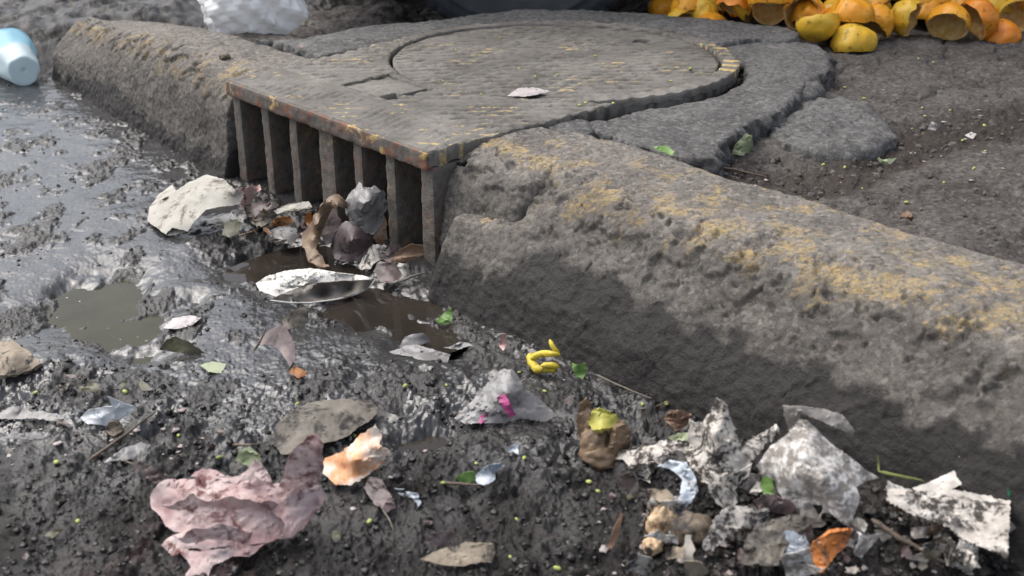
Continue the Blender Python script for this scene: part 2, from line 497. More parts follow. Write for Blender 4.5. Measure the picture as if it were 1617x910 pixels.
def fan(u0, u1, nu, y0, y1, ny, out=0.0, no=0):
    yy = y0 * (y1 / y0) ** np.linspace(0, 1, ny)
    uu = np.linspace(u0, u1, nu)
    if no:
        uu = np.concatenate([np.linspace(u0 - out, u0, no, endpoint=False), uu, np.linspace(u1 + out, u1, no, endpoint=False)[::-1]]); nu = len(uu)
    U, Y = np.meshgrid(uu, yy, indexing='ij')
    return (U * Y).ravel(), Y.ravel(), grid_faces(nu, ny)

def build_road():
    x, y, F = fan(-.52, .52, 1020, .60, 4.4, 1030, .8, 120)
    s, t = st(x, y)
    keep = (t < .5) | (s < -1.5)
    z = mud(x, y)
    ok = keep[F].any(1); F = F[ok]
    used = np.unique(F); re = np.zeros(len(x), int); re[used] = np.arange(len(used))
    wet = np.maximum(sstep(-.05, -.3, x) * sstep(.98, 1.2, y), .55 * sstep(.15, -.1, x) * sstep(.92, 1.1, y)) * .9 + .30 + .5 * sstep(.6, 1.3, fbm(x, y, 0, .1, 3, 90) + 1) * .6
    wet = np.clip(wet - .35 * sstep(1.05, .85, y) - .3 * sstep(.1, .3, x) * sstep(1.2, 1.0, y), 0, 1)
    wet = wet * (1 - .6 * mudpatch(x, y))
    wet = wet * (1 - .8 * sstep(-1.46, -1.6, s) * sstep(-.2, 0, t))
    red = .55 * blob(x, y, 290, 890, .10, .05) * sstep(-.2, .4, fbm(x, y, 0, .03, 3, 92))
    o = obj('road', np.stack([x, y, z], 1)[used], re[F], MUD, rebase=False, attrs={'wet': wet[used], 'red': red[used]})
    tag(o, kind='structure')
build_road()
# the rest of the ground, out of shot
V = np.array([(-60, -60, -.06), (60, -60, -.06), (60, 60, -.06), (-60, 60, -.06)], float)
tag(obj('ground', V, np.array([(0, 1, 2, 3)]), SOIL, rebase=False), kind='structure')

def puddle(cx, cy, rx, ry, z, m):
    x0, y0, _ = W(cx, cy, 0)
    a = np.linspace(0, 2 * np.pi, 64, endpoint=False)
    V = np.vstack([np.stack([x0 + rx * np.cos(a), y0 + ry * np.sin(a), np.full(64, z)], 1), [[x0, y0, z]]])
    F = np.array([(i, (i + 1) % 64, 64) for i in range(64)])
    tag(obj('puddle', V, F, m, rebase=False), kind='structure')
OLIVE = make_water('murky_olive_water', (.034, .031, .015))
BROWN = make_water('murky_brown_water', (.022, .018, .015))
puddle(165, 490, .17, .24, -.0150, OLIVE)
puddle(565, 455, .225, .21, -.0125, BROWN)
puddle(672, 690, .07, .07, -.0125, BROWN)

# pavement
def build_pavement():
    x, y, F = fan(-.30, .56, 620, .6, 4.6, 640, .8, 110)
    s, t = st(x, y)
    bad = (t < .22) | ((s > -.66) & (s < -.02) & (t < .60)) | (s < -1.35) | ((s < -.6) & (t < .3))
    F = F[~bad[F].any(1)]
    used = np.unique(F); re = np.zeros(len(x), int); re[used] = np.arange(len(used))
    o = obj('pavement', np.stack([x, y, pav(x, y)], 1)[used], re[F], SOIL, rebase=False, attrs={'soil': soilband(x, y)[used]})
    tag(o, kind='structure')
build_pavement()

# ------------------------------------------------------------------ kerbs
def kerb(name, s0, s1, prof, m, seed, paintf, wetf, r0, r1, rough=1.0, ds=.0027, dp=.0027):
    ss = np.concatenate([np.linspace(s0, s0 + r0, 14, endpoint=False), np.arange(s0 + r0, s1 - r1, ds), np.linspace(s1 - r1, s1, 14)])
    pr0 = np.array(prof(.5 * (s0 + s1)), float)
    L = np.concatenate([[0], np.cumsum(np.linalg.norm(np.diff(pr0, axis=0), axis=1))])
    n = int(L[-1] / dp); q = np.linspace(0, L[-1], n)
    G = np.zeros((len(ss), n, 2))
    for i, s in enumerate(ss):
        p = np.array(prof(s), float)
        a = np.interp(q, L, p[:, 0]); b = np.interp(q, L, p[:, 1])
        for _ in range(3):
            k = 3
            a = np.convolve(np.pad(a, k, mode='edge'), np.ones(2 * k + 1) / (2 * k + 1), 'valid')
            b = np.convolve(np.pad(b, k, mode='edge'), np.ones(2 * k + 1) / (2 * k + 1), 'valid')
        G[i, :, 0] = a; G[i, :, 1] = b
    d = np.gradient(G, axis=1); nt_ = np.stack([-d[..., 1], d[..., 0]], -1)
    nt_ /= np.linalg.norm(nt_, axis=-1)[..., None] + 1e-9
    S = np.broadcast_to(ss[:, None], G.shape[:2]); T, Z = G[..., 0], G[..., 1]
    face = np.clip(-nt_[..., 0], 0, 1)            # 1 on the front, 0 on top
    ar = 4 * face * (1 - face)
    k = face ** .5 * (.0045 * fbm(S, T, Z, .10, 3, seed) + .0012 * (billow(S, T, Z, .024, 2, seed + 2) - .28) + .0017 * fbm(S, T, Z, .012, 4, seed + 3, .7))
    k = k + (1 - face) * (.004 * fbm(S, T, Z, .09, 2, seed + 5) + .0014 * fbm(S, T, Z, .009, 3, seed + 6, .65))
    k = k - ar * .007 * sstep(.15, .35, fbm(S, T, Z, .040, 4, seed + 8, .62)) * sstep(.08, .13, Z)
    G2 = G + nt_ * (k * rough)[..., None]
    # close the two ends
    for e0, r, sign in ((s0, r0, 1), (s1, r1, -1)):
        dd = np.clip((S[:, 0] - e0) * sign / r, 0, 1)
        sc_ = (1 - (1 - dd) ** 4) ** .25
        c = np.array([G[:, :, 0].mean(1), np.full(len(ss), .05)]).T
        G2 = c[:, None] + (G2 - c[:, None]) * sc_[:, None, None]
    Se = S + .006 * fbm(S, T, Z, .03, 2, seed + 9) * np.minimum(1, np.minimum(S - s0, s1 - S) / .05)
    x, y = xy(Se, G2[..., 0])
    V = np.stack([x, y, G2[..., 1]], -1).reshape(-1, 3)
    return obj(name, V, grid_faces(len(ss), n)[:, ::-1], m, attrs={'paint': paintf(S, G2[..., 0], G2[..., 1], face).ravel(), 'wet': wetf(S, G2[..., 0], G2[..., 1], face).ravel(), 'grime_shade': (sstep(.25, .7, face + .25 * fbm(S, T, Z, .05, 3, seed + 12))).ravel()})  # last mask follows face direction: splashed dirt and painted shade together

def prof_r(s):
    e = float(sstep(.16, -.02, s))
    tb = -.012 + .05 * float(sstep(.55, 1.2, s)) * 0 + .03 * e * 0
    tf = .088 + .045 * e; zt = .172
    zc = .152 - .035 * e
    bk = .286
    return [(tb - .004, -.06), (tb, -.01), (tb + .022, .05), (tb + .055, .10), (tf - .012, zc - .022), (tf + .008, zc), (tf + .032, .166 - .012 * e), (tf + .07, zt), (bk - .02, zt), (bk, .165), (bk + .004, .10), (bk + .004, .03)]
def paint_r(s, t, z, f):
    top = .468 + .06 * sstep(.1, .6, s) - .05 * sstep(.17, .27, t)
    ed = np.exp(-((z - .160) / .016) ** 2) * (t < .15)
    lowf = .25 + .13 * sstep(.05, .15, z) + .05 * np.exp(-(s / .25) ** 2)
    p = np.where(f > .45, lowf + .14 * ed, top + .04 * ed)
    return p + .16 * np.clip(fbm(s, t, z, .045, 3, 120), -.6, 1)
def wet_r(s, t, z, f):
    lim = .052 + .045 * sstep(.08, .22, s) - .008 * sstep(.40, .55, s) + .03 * fbm(s, 0 * s, 0 * s, .10, 3, 130) + .014 * fbm(s, t, z, .03, 2, 131)
    return sstep(lim + .022, lim - .022, z) * (f > .2)
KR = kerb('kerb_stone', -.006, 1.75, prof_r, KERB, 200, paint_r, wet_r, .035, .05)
tag(KR, 'long worn concrete kerb with flaking yellow paint running to the right edge', 'kerb')

def prof_l(s):
    e = float(sstep(-.95, -1.5, s))
    tb = float(np.interp(s, [-1.53, -1.2, -.93, -.55], [.085, .06, .038, .020]))
    zt = .168 - .040 * e
    tf = tb + .035 + .02 * e
    bk = .262 - .05 * float(sstep(-1.3, -1.5, s))
    return [(tb - .004, -.06), (tb, -.01), (tb + .012, .05), (tb + .02, zt - .065), (tf - .006, zt - .035), (tf + .016, zt - .014), (tf + .05, zt), (bk - .02, zt), (bk, zt - .006), (bk + .004, .08), (bk + .004, .02)]
def paint_l(s, t, z, f):
    ed = np.exp(-((z - .145 + .03 * sstep(-.95, -1.5, s)) / .03) ** 2) * (t < .17)
    p = np.where(f > .45, .30 + .22 * ed, .30 + .24 * ed)
    return p + .12 * fbm(s, t, z, .05, 3, 121)
def wet_l(s, t, z, f):
    lim = .030 + .035 * np.exp(-((s + 1.15) / .16) ** 2) + .02 * fbm(s, 0 * s, 0 * s, .08, 3, 133) + .012 * fbm(s, t, z, .03, 2, 134)
    return .95 * sstep(lim + .02, lim - .02, z) * (f > .2)
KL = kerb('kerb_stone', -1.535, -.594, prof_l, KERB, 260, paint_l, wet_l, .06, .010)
tag(KL, 'shorter far kerb length left of the drain inlet, yellow paint on its edge', 'kerb')

def prof_f(s):
    return [(.052, -.05), (.053, .02), (.060, .08), (.074, .13), (.094, .153), (.135, .167), (.2, .169), (.262, .166), (.268, .12), (.268, .05)]
def paint_f(s, t, z, f):
    return np.where(f > .5, .22, .50 * np.exp(-((t - .15) / .05) ** 2) + .1) + .08 * fbm(s, t, z, .05, 2, 122)
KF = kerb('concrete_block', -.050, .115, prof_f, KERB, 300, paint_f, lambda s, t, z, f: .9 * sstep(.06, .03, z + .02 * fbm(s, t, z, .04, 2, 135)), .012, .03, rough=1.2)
tag(KF, 'recessed block of rough patched concrete between the iron inlet and the long kerb', 'kerb')

# ------------------------------------------------------------------ drain inlet and manhole
LC = (-.343, .570); LR = .293
def ribs(x, y, ph=0.0):
    """worn cast rows of short raised dashes"""
    yy = y + .0015 * fbm(x, y, 0, .05, 2, 142)
    r = np.sin(2 * np.pi * yy / .023 + ph)
    row = np.floor(yy / .023 + ph / (2 * np.pi) + .25)
    dash = np.sin(2 * np.pi * (x / .042 + row * .5))
    wear = .25 + .75 * sstep(-.45, .15, fbm(x, y, 0, .09, 3, 143))
    return (np.clip(r * 2.0, -.9, .7)) * sstep(-.95, -.6, dash) * wear
def frame_outline(grow=0.0, a0=None, a1=None):
    h, r = .300 + grow, .328 + grow
    al = math.asin(h / r)
    a = np.linspace(-(math.pi / 2 - al) , math.pi + (math.pi / 2 - al), 90)
    arc = [(LC[0] + r * math.cos(q), LC[1] + r * math.sin(q)) for q in a]
    return [(-.588 - grow, .043 - grow), (LC[0] + h, .043 - grow)] + arc
FRZ = .175
def zframe(x, y):
    s, t = st(x, y)
    strip = sstep(.165, .155, t)
    dia = np.sin(2 * np.pi * (s + .35 * t) / .017) * sstep(-.1, .4, fbm(x, y, 0, .07, 2, 144)) * sstep(.05, .062, t) * sstep(.14, .128, t)
    return FRZ + .0034 * ribs(x, y) * (1 - strip) * sstep(.165, .18, t) + .0022 * dia + .0012 * fbm(x, y, 0, .05, 3, 145) - .002 * np.exp(-((t - .158) / .006) ** 2)
def circ(c, r, n, ph=0):
    a = np.linspace(0, 2 * np.pi, n, endpoint=False) + ph
    return np.stack([c[0] + r * np.cos(a), c[1] + r * np.sin(a)], 1)
inlet = empty('drain_inlet', (*[float(q) for q in xy(-.343, .05)], 0.0))
tag(inlet, 'cast iron kerb drain inlet with seven upright bars and a ribbed D-shaped top', 'drain')
hatch = np.array([(-.430, .165), (-.300, .165), (-.300, .262), (-.430, .262)])
V, F = slab(resample(frame_outline(), .006), .0055, zframe, .022, holes=[circ(LC, LR + .007, 180), resample(hatch, .006)], rings=2)
s_, t_ = st(V[:, 0], V[:, 1])
pf = np.clip(ribs(V[:, 0], V[:, 1]), 0, 1) * .46 + .24
FR = obj('frame', V, F, IRON, inlet, attrs={'paint': pf, 'groove': np.clip(-ribs(V[:, 0], V[:, 1]), 0, 1) * (t_ > .165)})
# seat ring and hinge plate below
V, F = slab(circ(LC, LR + .012, 160), .02, lambda x, y: np.full(x.shape, .150), .01, holes=[circ(LC, LR - .03, 140)], rings=1)
obj('seat_ring', V, F, PIT, inlet)
V, F = slab(resample([(-.428, .168), (-.335, .168), (-.335, .205), (-.322, .205), (-.322, .259), (-.428, .259)], .006), .006, lambda x, y: FRZ - .003 + .0013 * ribs(x, y) + .001 * fbm(x, y, 0, .05, 2, 9), .02, rings=1)
obj('hinge_plate', V, F, IRON, inlet, attrs={'paint': np.full(len(V), .3)})
V, F = box(-.434, -.296, .16, .27, .11, .14); obj('hinge_pocket', V, F, PIT, inlet)
# front lip: a hanging edge on the plate
V, F = fine_box(-.590, -.043, .038, .052, .148, .1735, .004, .0012, 21, .0035)
obj('front_lip', V, F, LIP, inlet)
for s, w in ((-.574, .024), (-.482, .022), (-.398, .022), (-.305, .040), (-.221, .022), (-.140, .022), (-.055, .028)):
    V, F = fine_box(s - w / 2, s + w / 2, .047, .150, -.05, .152, .005, .0012, int(abs(s) * 1000), .003)
    obj('bar', V, F, BARM, inlet)
# chamber behind the bars
Vs, Fs, n = [], [], 0
for q in ((-.66, -.03, .34, .36, -.12, .153), (-.615, -.592, .09, .34, -.12, .150), (-.048, -.034, .09, .34, -.12, .150), (-.66, -.03, .02, .36, -.14, -.10)):
    V, F = box(*q); Vs.append(V); Fs.append(F + n); n += 8
obj('chamber', np.vstack(Vs), np.vstack(Fs), PIT, inlet, smooth=False)

def zlid(x, y):
    s, t = st(x, y); r = np.hypot(s - LC[0], t - LC[1])
    flat = sstep(.02, .03, np.hypot(s + .34, t - .47))
    c = x * math.cos(.12) + y * math.sin(.12); d = -x * math.sin(.12) + y * math.cos(.12)
    return FRZ - .003 + .0034 * ribs(c, d, 1.3) * sstep(.285, .27, r) * flat + .0016 * fbm(x, y, 0, .06, 3, 150) - .001 * (1 - flat) - .003 * blob(x, y, 800, 165, .05, .02)
cover = empty('manhole_cover', (*[float(q) for q in xy(*LC)], .15))
tag(cover, 'round dusty iron manhole cover with worn ribs set in the drain frame', 'manhole cover')
hole = (-.332, .800)
V, F = slab(circ(LC, LR, 200), .0055, zlid, .022, holes=[circ(hole, .021, 28)], rings=2)
pf = np.clip(ribs(V[:, 0] * math.cos(.12) + V[:, 1] * math.sin(.12), -V[:, 0] * math.sin(.12) + V[:, 1] * math.cos(.12), 1.3), 0, 1) * .45 + .22
rb_ = ribs(V[:, 0] * math.cos(.12) + V[:, 1] * math.sin(.12), -V[:, 0] * math.sin(.12) + V[:, 1] * math.cos(.12), 1.3)
obj('lid', V, F, IRON, cover, attrs={'paint': pf, 'groove': np.clip(-rb_, 0, 1)})
V, F = slab(circ(hole, .024, 24), .01, lambda x, y: np.full(x.shape, .158), .004, rings=1)
obj('lifting_hole', V, F, PIT, cover)
# raised curb ring remnant with yellow ribs on the right of the frame
arc = []
for q in np.linspace(-.62, .72, 30): arc.append((LC[0] + .331 * math.cos(q), LC[1] + .331 * math.sin(q)))
for q in np.linspace(.72, -.62, 30): arc.append((LC[0] + .302 * math.cos(q), LC[1] + .302 * math.sin(q)))
def zring(x, y):
    s, t = st(x, y); a = np.arctan2(t - LC[1], s - LC[0])
    return FRZ + .004 + .002 * np.clip(np.sin(a * 60), -.2, .8) + .0008 * fbm(x, y, 0, .03, 2, 9)
V, F = slab(resample(arc, .005), .0045, zring, .012, rings=2)
s_, t_ = st(V[:, 0], V[:, 1]); a_ = np.arctan2(t_ - LC[1], s_ - LC[0])
obj('raised_rim', V, F, IRON, inlet, attrs={'paint': .22 + .5 * (np.sin(a_ * 60) > .1) * sstep(.1, .45, a_)})

# ------------------------------------------------------------------ broken slabs round the frame
def pxs(pts, z): return [tuple(float(k) for k in pst(a, b, z)) for a, b in pts]
def zsl(z0, seed, tilt=(0, 0)):
    def f(x, y):
        return z0 + .004 * fbm(x, y, 0, .12, 3, seed) + .0018 * fbm(x, y, 0, .012, 3, seed + 1, .65) + tilt[0] * (x - .3) + tilt[1] * (y - 1.9)
    return f
def farc(a0, a1, grow, n=40):
    r = .328 + grow
    return [(LC[0] + r * math.cos(q), LC[1] + r * math.sin(q)) for q in np.linspace(a0, a1, n)]
# back slab: from the far kerb round behind the frame
ang = lambda px, py: math.atan2(*(np.array(pst(px, py, .17)) - np.array(LC))[::-1])
a_end = ang(1143, 66)
back = pxs([(1143, 68), (1200, 61), (1256, 63), (1262, 52), (1232, 43), (1140, 31), (1080, 27), (1000, 22), (920, 18), (830, 17), (770, 22), (700, 30), (640, 36), (560, 46), (470, 63), (404, 66)], .17)
back += [(-.83, .275), (-.70, .270), (-.625, .260), (-.612, .10), (LC[0] - .309, .10)] if False else [(-.84, .272), (-.652, .268)]
back += [(LC[0] - .306, .40)] + farc(math.pi + .41, a_end, .006)
V, F = slab(resample(back, .008, .0012, 5), .0075, zsl(.172, 310), .06, rings=5, rough=.010, seed=3, bevel=.002)
tag(obj('concrete_slab', V, F, SLABM), 'pale concrete apron curving behind the round manhole cover', 'concrete slab')
# right slab: broken edge, tilts a little
rs = pxs([(1150, 72), (1200, 64), (1245, 62), (1290, 68), (1308, 84), (1312, 106), (1282, 122), (1240, 165), (1222, 178), (1196, 184), (1160, 208), (1135, 222), (1128, 246), (1085, 243), (1048, 235), (1000, 222), (945, 204), (925, 190)], .166)
rs += [(LC[0] + .325, .36), (LC[0] + .322, .44)] + farc(-.36, a_end - .06, .018)
V, F = slab(resample(rs, .007, .0016, 8), .0065, zsl(.164, 320), .055, rings=6, rough=.014, seed=4, bevel=.0025)
tag(obj('concrete_slab', V, F, SLABM), 'broken concrete slab with a jagged raised edge right of the manhole', 'concrete slab')
ch = pxs([(850, 193), (912, 184), (930, 192), (938, 208), (900, 212), (868, 204)], .166)
V, F = slab(resample(ch, .006, .001, 9), .0055, zsl(.166, 330), .04, rings=4, rough=.008, seed=5, bevel=.002)
tag(obj('slab_fragment', V, F, SLABM), 'small loose wedge of concrete between the manhole frame and the kerb', 'concrete fragment')
def rock(name, pts, z0, dome, thick, seed, label):
    poly = resample(pxs(pts, z0), .008, .0015, seed)
    P, T, be = cdt(poly, .006)
    d = bdist(poly, P); dm = d.max()
    x, y = xy(P[:, 0], P[:, 1])
    z = z0 + dome * (1 - (1 - np.clip(d / min(dm, .05), 0, 1)) ** 3) + .007 * fbm(x, y, 0, .06, 4, seed, .6) + .003 * (billow(x, y, 0, .02, 3, seed + 3)) - dome * .3
    bi = np.unique(be)
    V = np.vstack([np.stack([x, y, z], 1), np.stack([x[bi], y[bi], z[bi] - thick], 1)])
    m = {b: len(P) + i for i, b in enumerate(bi.tolist())}
    w = [t for a, b in be.tolist() for t in ((b, a, m[a]), (b, m[a], m[b]))]
    tag(obj(name, V, np.vstack([T, np.array(w)]), SLABM), label, 'rubble')
rock('concrete_chunk', [(1208, 205), (1238, 178), (1262, 158), (1325, 150), (1372, 165), (1400, 190), (1418, 214), (1390, 236), (1345, 246), (1290, 240), (1240, 228)], .140, .012, .05, 340, 'large weathered concrete lump in the dirt beside the broken slab')
rock('concrete_chunk', [(1243, 148), (1262, 132), (1292, 126), (1304, 140), (1285, 152), (1250, 155)], .152, .008, .04, 350, 'small grey stone wedged in the gap at the broken slab edge')

# ------------------------------------------------------------------ litter: sheets drawn by outline, height and crumple
def folds(P, seed, k):
    rr = np.random.default_rng(seed); o = np.zeros(len(P))
    for i in range(5):
        d = rr.normal(size=3); d /= np.linalg.norm(d)
        q = P @ d * k * (1 + .6 * i) + rr.uniform(0, 9) + .35 * pn(P[:, 0] * k * .4, P[:, 1] * k * .4, P[:, 2] * k * .4, seed + i)
        o += (np.abs((q % 2) - 1) - .5) / (1 + .6 * i)
    return o
def sheet_geo(outline, inner=(), step=3.4, ground=mud, amp=.004, k=28, tear=.45, seed=0, curl=0.0):
    """outline: (px, py, height in cm over the ground)"""
    poly = resample(outline, step, tear, seed + 1)
    P, T, be = cdt(poly, step)
    C = np.array([tuple(q) for q in outline] + [tuple(q) for q in inner], float)
    dd = lambda a, b: np.sqrt(((a[:, None, :] - b[None]) ** 2).sum(-1) + 9.0)
    n = len(C); A = np.zeros((n + 3, n + 3)); A[:n, :n] = -dd(C[:, :2], C[:, :2]) - 2.0 * np.eye(n)
    A[:n, n] = 1; A[:n, n + 1:] = C[:, :2] / 100; A[n:, :n] = A[:n, n:].T
    sol = np.linalg.solve(A, np.concatenate([C[:, 2], np.zeros(3)]))
    h = (-dd(P, C[:, :2]) @ sol[:n] + sol[n] + P / 100 @ sol[n + 1:]) * .01
    h = np.clip(h, 0, C[:, 2].max() * .0115)
    # ground under the whole sheet, smoothed: take it at the foot of the lowest point
    hx, hy, hz = Wm(P[:, 0], P[:, 1], 0.0, ground)
    lvl = float(np.percentile(hz, 72)); g = .2 * hz + .8 * lvl
    g = np.maximum(g, lvl - .006)
    x, y, z = W(P[:, 0], P[:, 1], g + h)
    V = np.stack([x, y, z], 1)
    f = folds(V, seed, k); f2 = folds(V + 3.1, seed + 40, k)
    bd = bdist(poly, P)
    edge = .55 + .25 * np.clip(1 - bd / 14, 0, 1)
    V = V + np.stack([.55 * f2, .35 * f, f], 1) * (amp * edge)[:, None]
    return V, T
def sheet(name, label, cat, patches, m, group=None, thick=.0007, parent=None, **kw):
    Vs, Fs, n = [], [], 0
    for i, pt in enumerate(patches):
        o, inn = (pt if isinstance(pt, tuple) and isinstance(pt[0], list) else (pt, ()))
        k2 = dict(kw); k2['seed'] = kw.get('seed', 0) + i * 7
        V, T = sheet_geo(o, inn, **k2)
        Vs.append(V); Fs.append(T + n); n += len(V)
    ob = obj(name, np.vstack(Vs), np.vstack(Fs), m, parent)
    md = ob.modifiers.new('thickness', 'SOLIDIFY'); md.thickness = thick; md.offset = 0
    es = ob.modifiers.new('creases', 'EDGE_SPLIT'); es.split_angle = R(32)
    if parent is None: tag(ob, label, cat, group)
    return ob
def tube(name, label, cat, pts, r, m, ground=mud, group=None, taper=.5, parent=None, nseg=7, wob=.15):
    """pts (px, py, height cm)"""
    pts = np.array(pts, float)
    q = np.array([np.array(Wm(a, b, h * .01, ground)) for a, b, h in pts])
    L = np.concatenate([[0], np.cumsum(np.linalg.norm(np.diff(q, axis=0), axis=1))])
    n = max(6, int(L[-1] / .004)); u = np.linspace(0, L[-1], n)
    c = np.stack([np.interp(u, L, q[:, i]) for i in range(3)], 1)
    for _ in range(2):
        c[1:-1] = (c[:-2] + 2 * c[1:-1] + c[2:]) / 4
    c += r * wob * 3 * np.stack([fbm(u, 0 * u, 0 * u, .03, 2, 5 + i) for i in range(3)], 1)
    d = np.gradient(c, axis=0); d /= np.linalg.norm(d, axis=1)[:, None] + 1e-9
    up = np.array([.1, .2, 1.0]); a = np.cross(d, up); a /= np.linalg.norm(a, axis=1)[:, None] + 1e-9; b = np.cross(d, a)
    rad = r * (1 - taper * u / L[-1]) * (1 + wob * fbm(u, 0 * u, 0 * u, .01, 2, 8))
    rad[0] *= .3; rad[-1] *= .3
    th = np.linspace(0, 2 * np.pi, nseg, endpoint=False)
    V = c[:, None] + rad[:, None, None] * (np.cos(th)[None, :, None] * a[:, None] + np.sin(th)[None, :, None] * b[:, None])
    o = obj(name, V.reshape(-1, 3), grid_faces(n, nseg, wrap_v=True), m, parent)
    if parent is None: tag(o, label, cat, group)
    return o
def join(parts):
    Vs, Fs, n = [], [], 0
    for V, F in parts:
        Vs.append(V); Fs.append(F + n); n += len(V)
    return np.vstack(Vs), np.vstack(Fs)
def lump(c, rad, seed, n=24, amp=.25, k=1.6, fold=0.0):
    """closed lumpy body about c with radii rad"""
    a = np.linspace(0, 2 * np.pi, 2 * n, endpoint=False); b = np.linspace(-np.pi / 2, np.pi / 2, n)
    A, B = np.meshgrid(a, b, indexing='ij')
    d = np.stack([np.cos(A) * np.cos(B), np.sin(A) * np.cos(B), np.sin(B)], -1).reshape(-1, 3)
    r = 1 + amp * fbm(d[:, 0] * k, d[:, 1] * k, d[:, 2] * k, 1, 3, seed)
    if fold: r = r + fold * folds(d, seed, 1.7) + .35 * fold * folds(d, seed + 3, 5.0)
    return np.array(c) + d * r[:, None] * np.array(rad), grid_faces(2 * n, n, wrap_u=True)

M = dict(
    pinkish=litter('stained_pink_paper', (.60, .49, .47), (.38, .24, .24), 24, .75, .40, (.16, .07, .065), .35, .12),
    greycloth=litter('sodden_grey_paper', (.13, .115, .095), (.20, .18, .15), 30, .7, .42, bmp=.4),
    orangepaper=litter('orange_paper', (.75, .38, .20), (.80, .70, .60), 16, .7, .36, (.25, .12, .07), .3, .1, lo=.46, hi=.54),
    whitecard=litter('torn_white_card', (.62, .58, .53), (.40, .36, .32), 42, .85, .445, (.05, .043, .037), .35),
    whiteplain=litter('off_white_card', (.66, .62, .56), (.56, .52, .46), 30, .8, .33, (.2, .17, .14), .3),
    greytissue=litter('mottled_grey_tissue', (.26, .235, .21), (.70, .67, .64), 95, .85, .34, (.08, .07, .06), .6, lo=.46, hi=.60),
    greyleaf=litter('dull_grey_leaf', (.36, .32, .28), (.46, .42, .37), 30, .75, .36, (.10, .085, .07), .4),
    palehusk=litter('pale_dried_leaf', (.36, .34, .295), (.46, .44, .39), 22, .65, .40, (.13, .11, .09), .25, .1),
    shell=litter('mud_speckled_white_cup', (.66, .64, .60), (.58, .56, .51), 110, .6, .38, (.05, .045, .04), .2),
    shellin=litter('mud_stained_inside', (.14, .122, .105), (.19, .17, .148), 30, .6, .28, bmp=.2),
    film=litter('grey_plastic_film', (.30, .29, .29), (.20, .19, .185), 40, .35, .38, bmp=.3, transl=.2, spec=.6),
    magenta=litter('magenta_print', (.42, .06, .20), (.50, .12, .27), 40, .5, .40, bmp=.2),
    whiteplastic=litter('white_plastic', (.72, .74, .76), (.62, .65, .68), 30, .35, .36, bmp=.15, transl=.2, spec=.6),
    bluewisp=litter('blue_grey_plastic', (.45, .50, .56), (.28, .31, .35), 40, .35, .42, bmp=.3, spec=.6),
    darkleaf=litter('rotting_dark_leaf', (.055, .04, .038), (.10, .065, .06), 40, .45, .36, bmp=.4, spec=.5),
    mauveleaf=litter('mauve_rotting_leaf', (.085, .066, .066), (.15, .105, .105), 30, .4, .40, bmp=.3),
    oliveleaf=litter('olive_leaf', (.10, .095, .05), (.06, .055, .04), 40, .4, .36, bmp=.3),
    brownleaf=litter('brown_dry_leaf', (.22, .135, .085), (.15, .09, .06), 40, .6, .36, bmp=.4),
    rustleaf=litter('orange_brown_leaf', (.40, .17, .05), (.25, .10, .04), 50, .55, .40, bmp=.4),
    greenleaf=litter('fresh_green_leaf', (.13, .24, .06), (.20, .32, .10), 30, .45, .33, (.06, .06, .03), .3, .2),
    palegreen=litter('pale_green_leaf', (.28, .33, .19), (.36, .40, .26), 30, .5, .34, (.1, .09, .06), .3, .15),
    yellowpeel=litter('yellow_peel', (.50, .38, .02), (.62, .50, .06), 90, .5, .40, (.16, .10, .02), .5),
    brownpeel=litter('brown_fruit_skin', (.21, .145, .09), (.13, .088, .058), 40, .5, .36, (.06, .04, .03), .4),
    avogreen=litter('yellow_green_flesh', (.30, .29, .05), (.38, .34, .08), 40, .45, .30, (.2, .15, .03), .2),
    twig=litter('wet_twig', (.10, .075, .055), (.16, .12, .09), 80, .6, .36, bmp=.5),
    greentwig=litter('green_stalk', (.20, .24, .07), (.28, .30, .10), 80, .5, .33, bmp=.3),
    barkm=litter('curled_bark', (.17, .15, .12), (.10, .085, .07), 50, .6, .40, bmp=.5),
    pinkscrap=litter('pink_scrap', (.62, .36, .32), (.55, .44, .40), 50, .6, .40, bmp=.3),
    palescrap=litter('pale_scrap', (.46, .42, .41), (.33, .30, .30), 40, .5, .36, bmp=.25),
    orangepeel=litter('rotting_orange_peel', (.62, .21, .04), (.45, .16, .05), 40, .45, .42, (.10, .06, .04), .4),
    tan=litter('tan_bread', (.50, .33, .18), (.60, .47, .32), 40, .75, .38, (.10, .07, .05), .6),
    brownpaper=litter('sodden_brown_paper', (.30, .25, .19), (.22, .18, .135), 30, .75, .40, bmp=.5),
    stone=litter('muddy_stone', (.17, .13, .09), (.11, .085, .065), 30, .6, .42, bmp=.5),
    greenplastic=plain('green_plastic', (.01, .30, .12), .4),
)
HK = 28
# --- left and middle, from far to near
sheet('dried_husk', 'pale grey dried leaf arching over the mud left of the drain bars', 'dried leaf',
      [([(232, 350, .4), (236, 325, 1.5), (262, 312, 3.0), (300, 288, 5.0), (325, 278, 6.0), (352, 284, 6.2), (372, 300, 5.6), (386, 305, 4.6), (378, 322, 3.8), (352, 326, 4.0), (325, 332, 3.5), (306, 352, 2.0), (296, 366, .8), (272, 360, 1.2), (262, 372, .3), (250, 362, .4)], [(320, 300, 5.4), (280, 330, 2.6)]),
       ([(262, 372, .3), (272, 358, 1.0), (300, 366, .5), (275, 372, .2)], ()), ([(238, 325, 1.5), (250, 308, .8), (272, 292, 1.6), (278, 304, 3), (262, 313, 3.1)], ())],
      M['palehusk'], amp=.0022, k=16, seed=1)
sheet('pink_scrap', 'small salmon pink scrap at the tip of the pale arched leaf', 'scrap',
      [[(372, 300, 5.0), (392, 297, 5.0), (410, 292, 4.6), (413, 300, 4.0), (402, 312, 3.0), (396, 322, 2.2), (382, 328, 2.4), (376, 315, 3.8)]], M['pinkscrap'], amp=.003, k=30, seed=2)
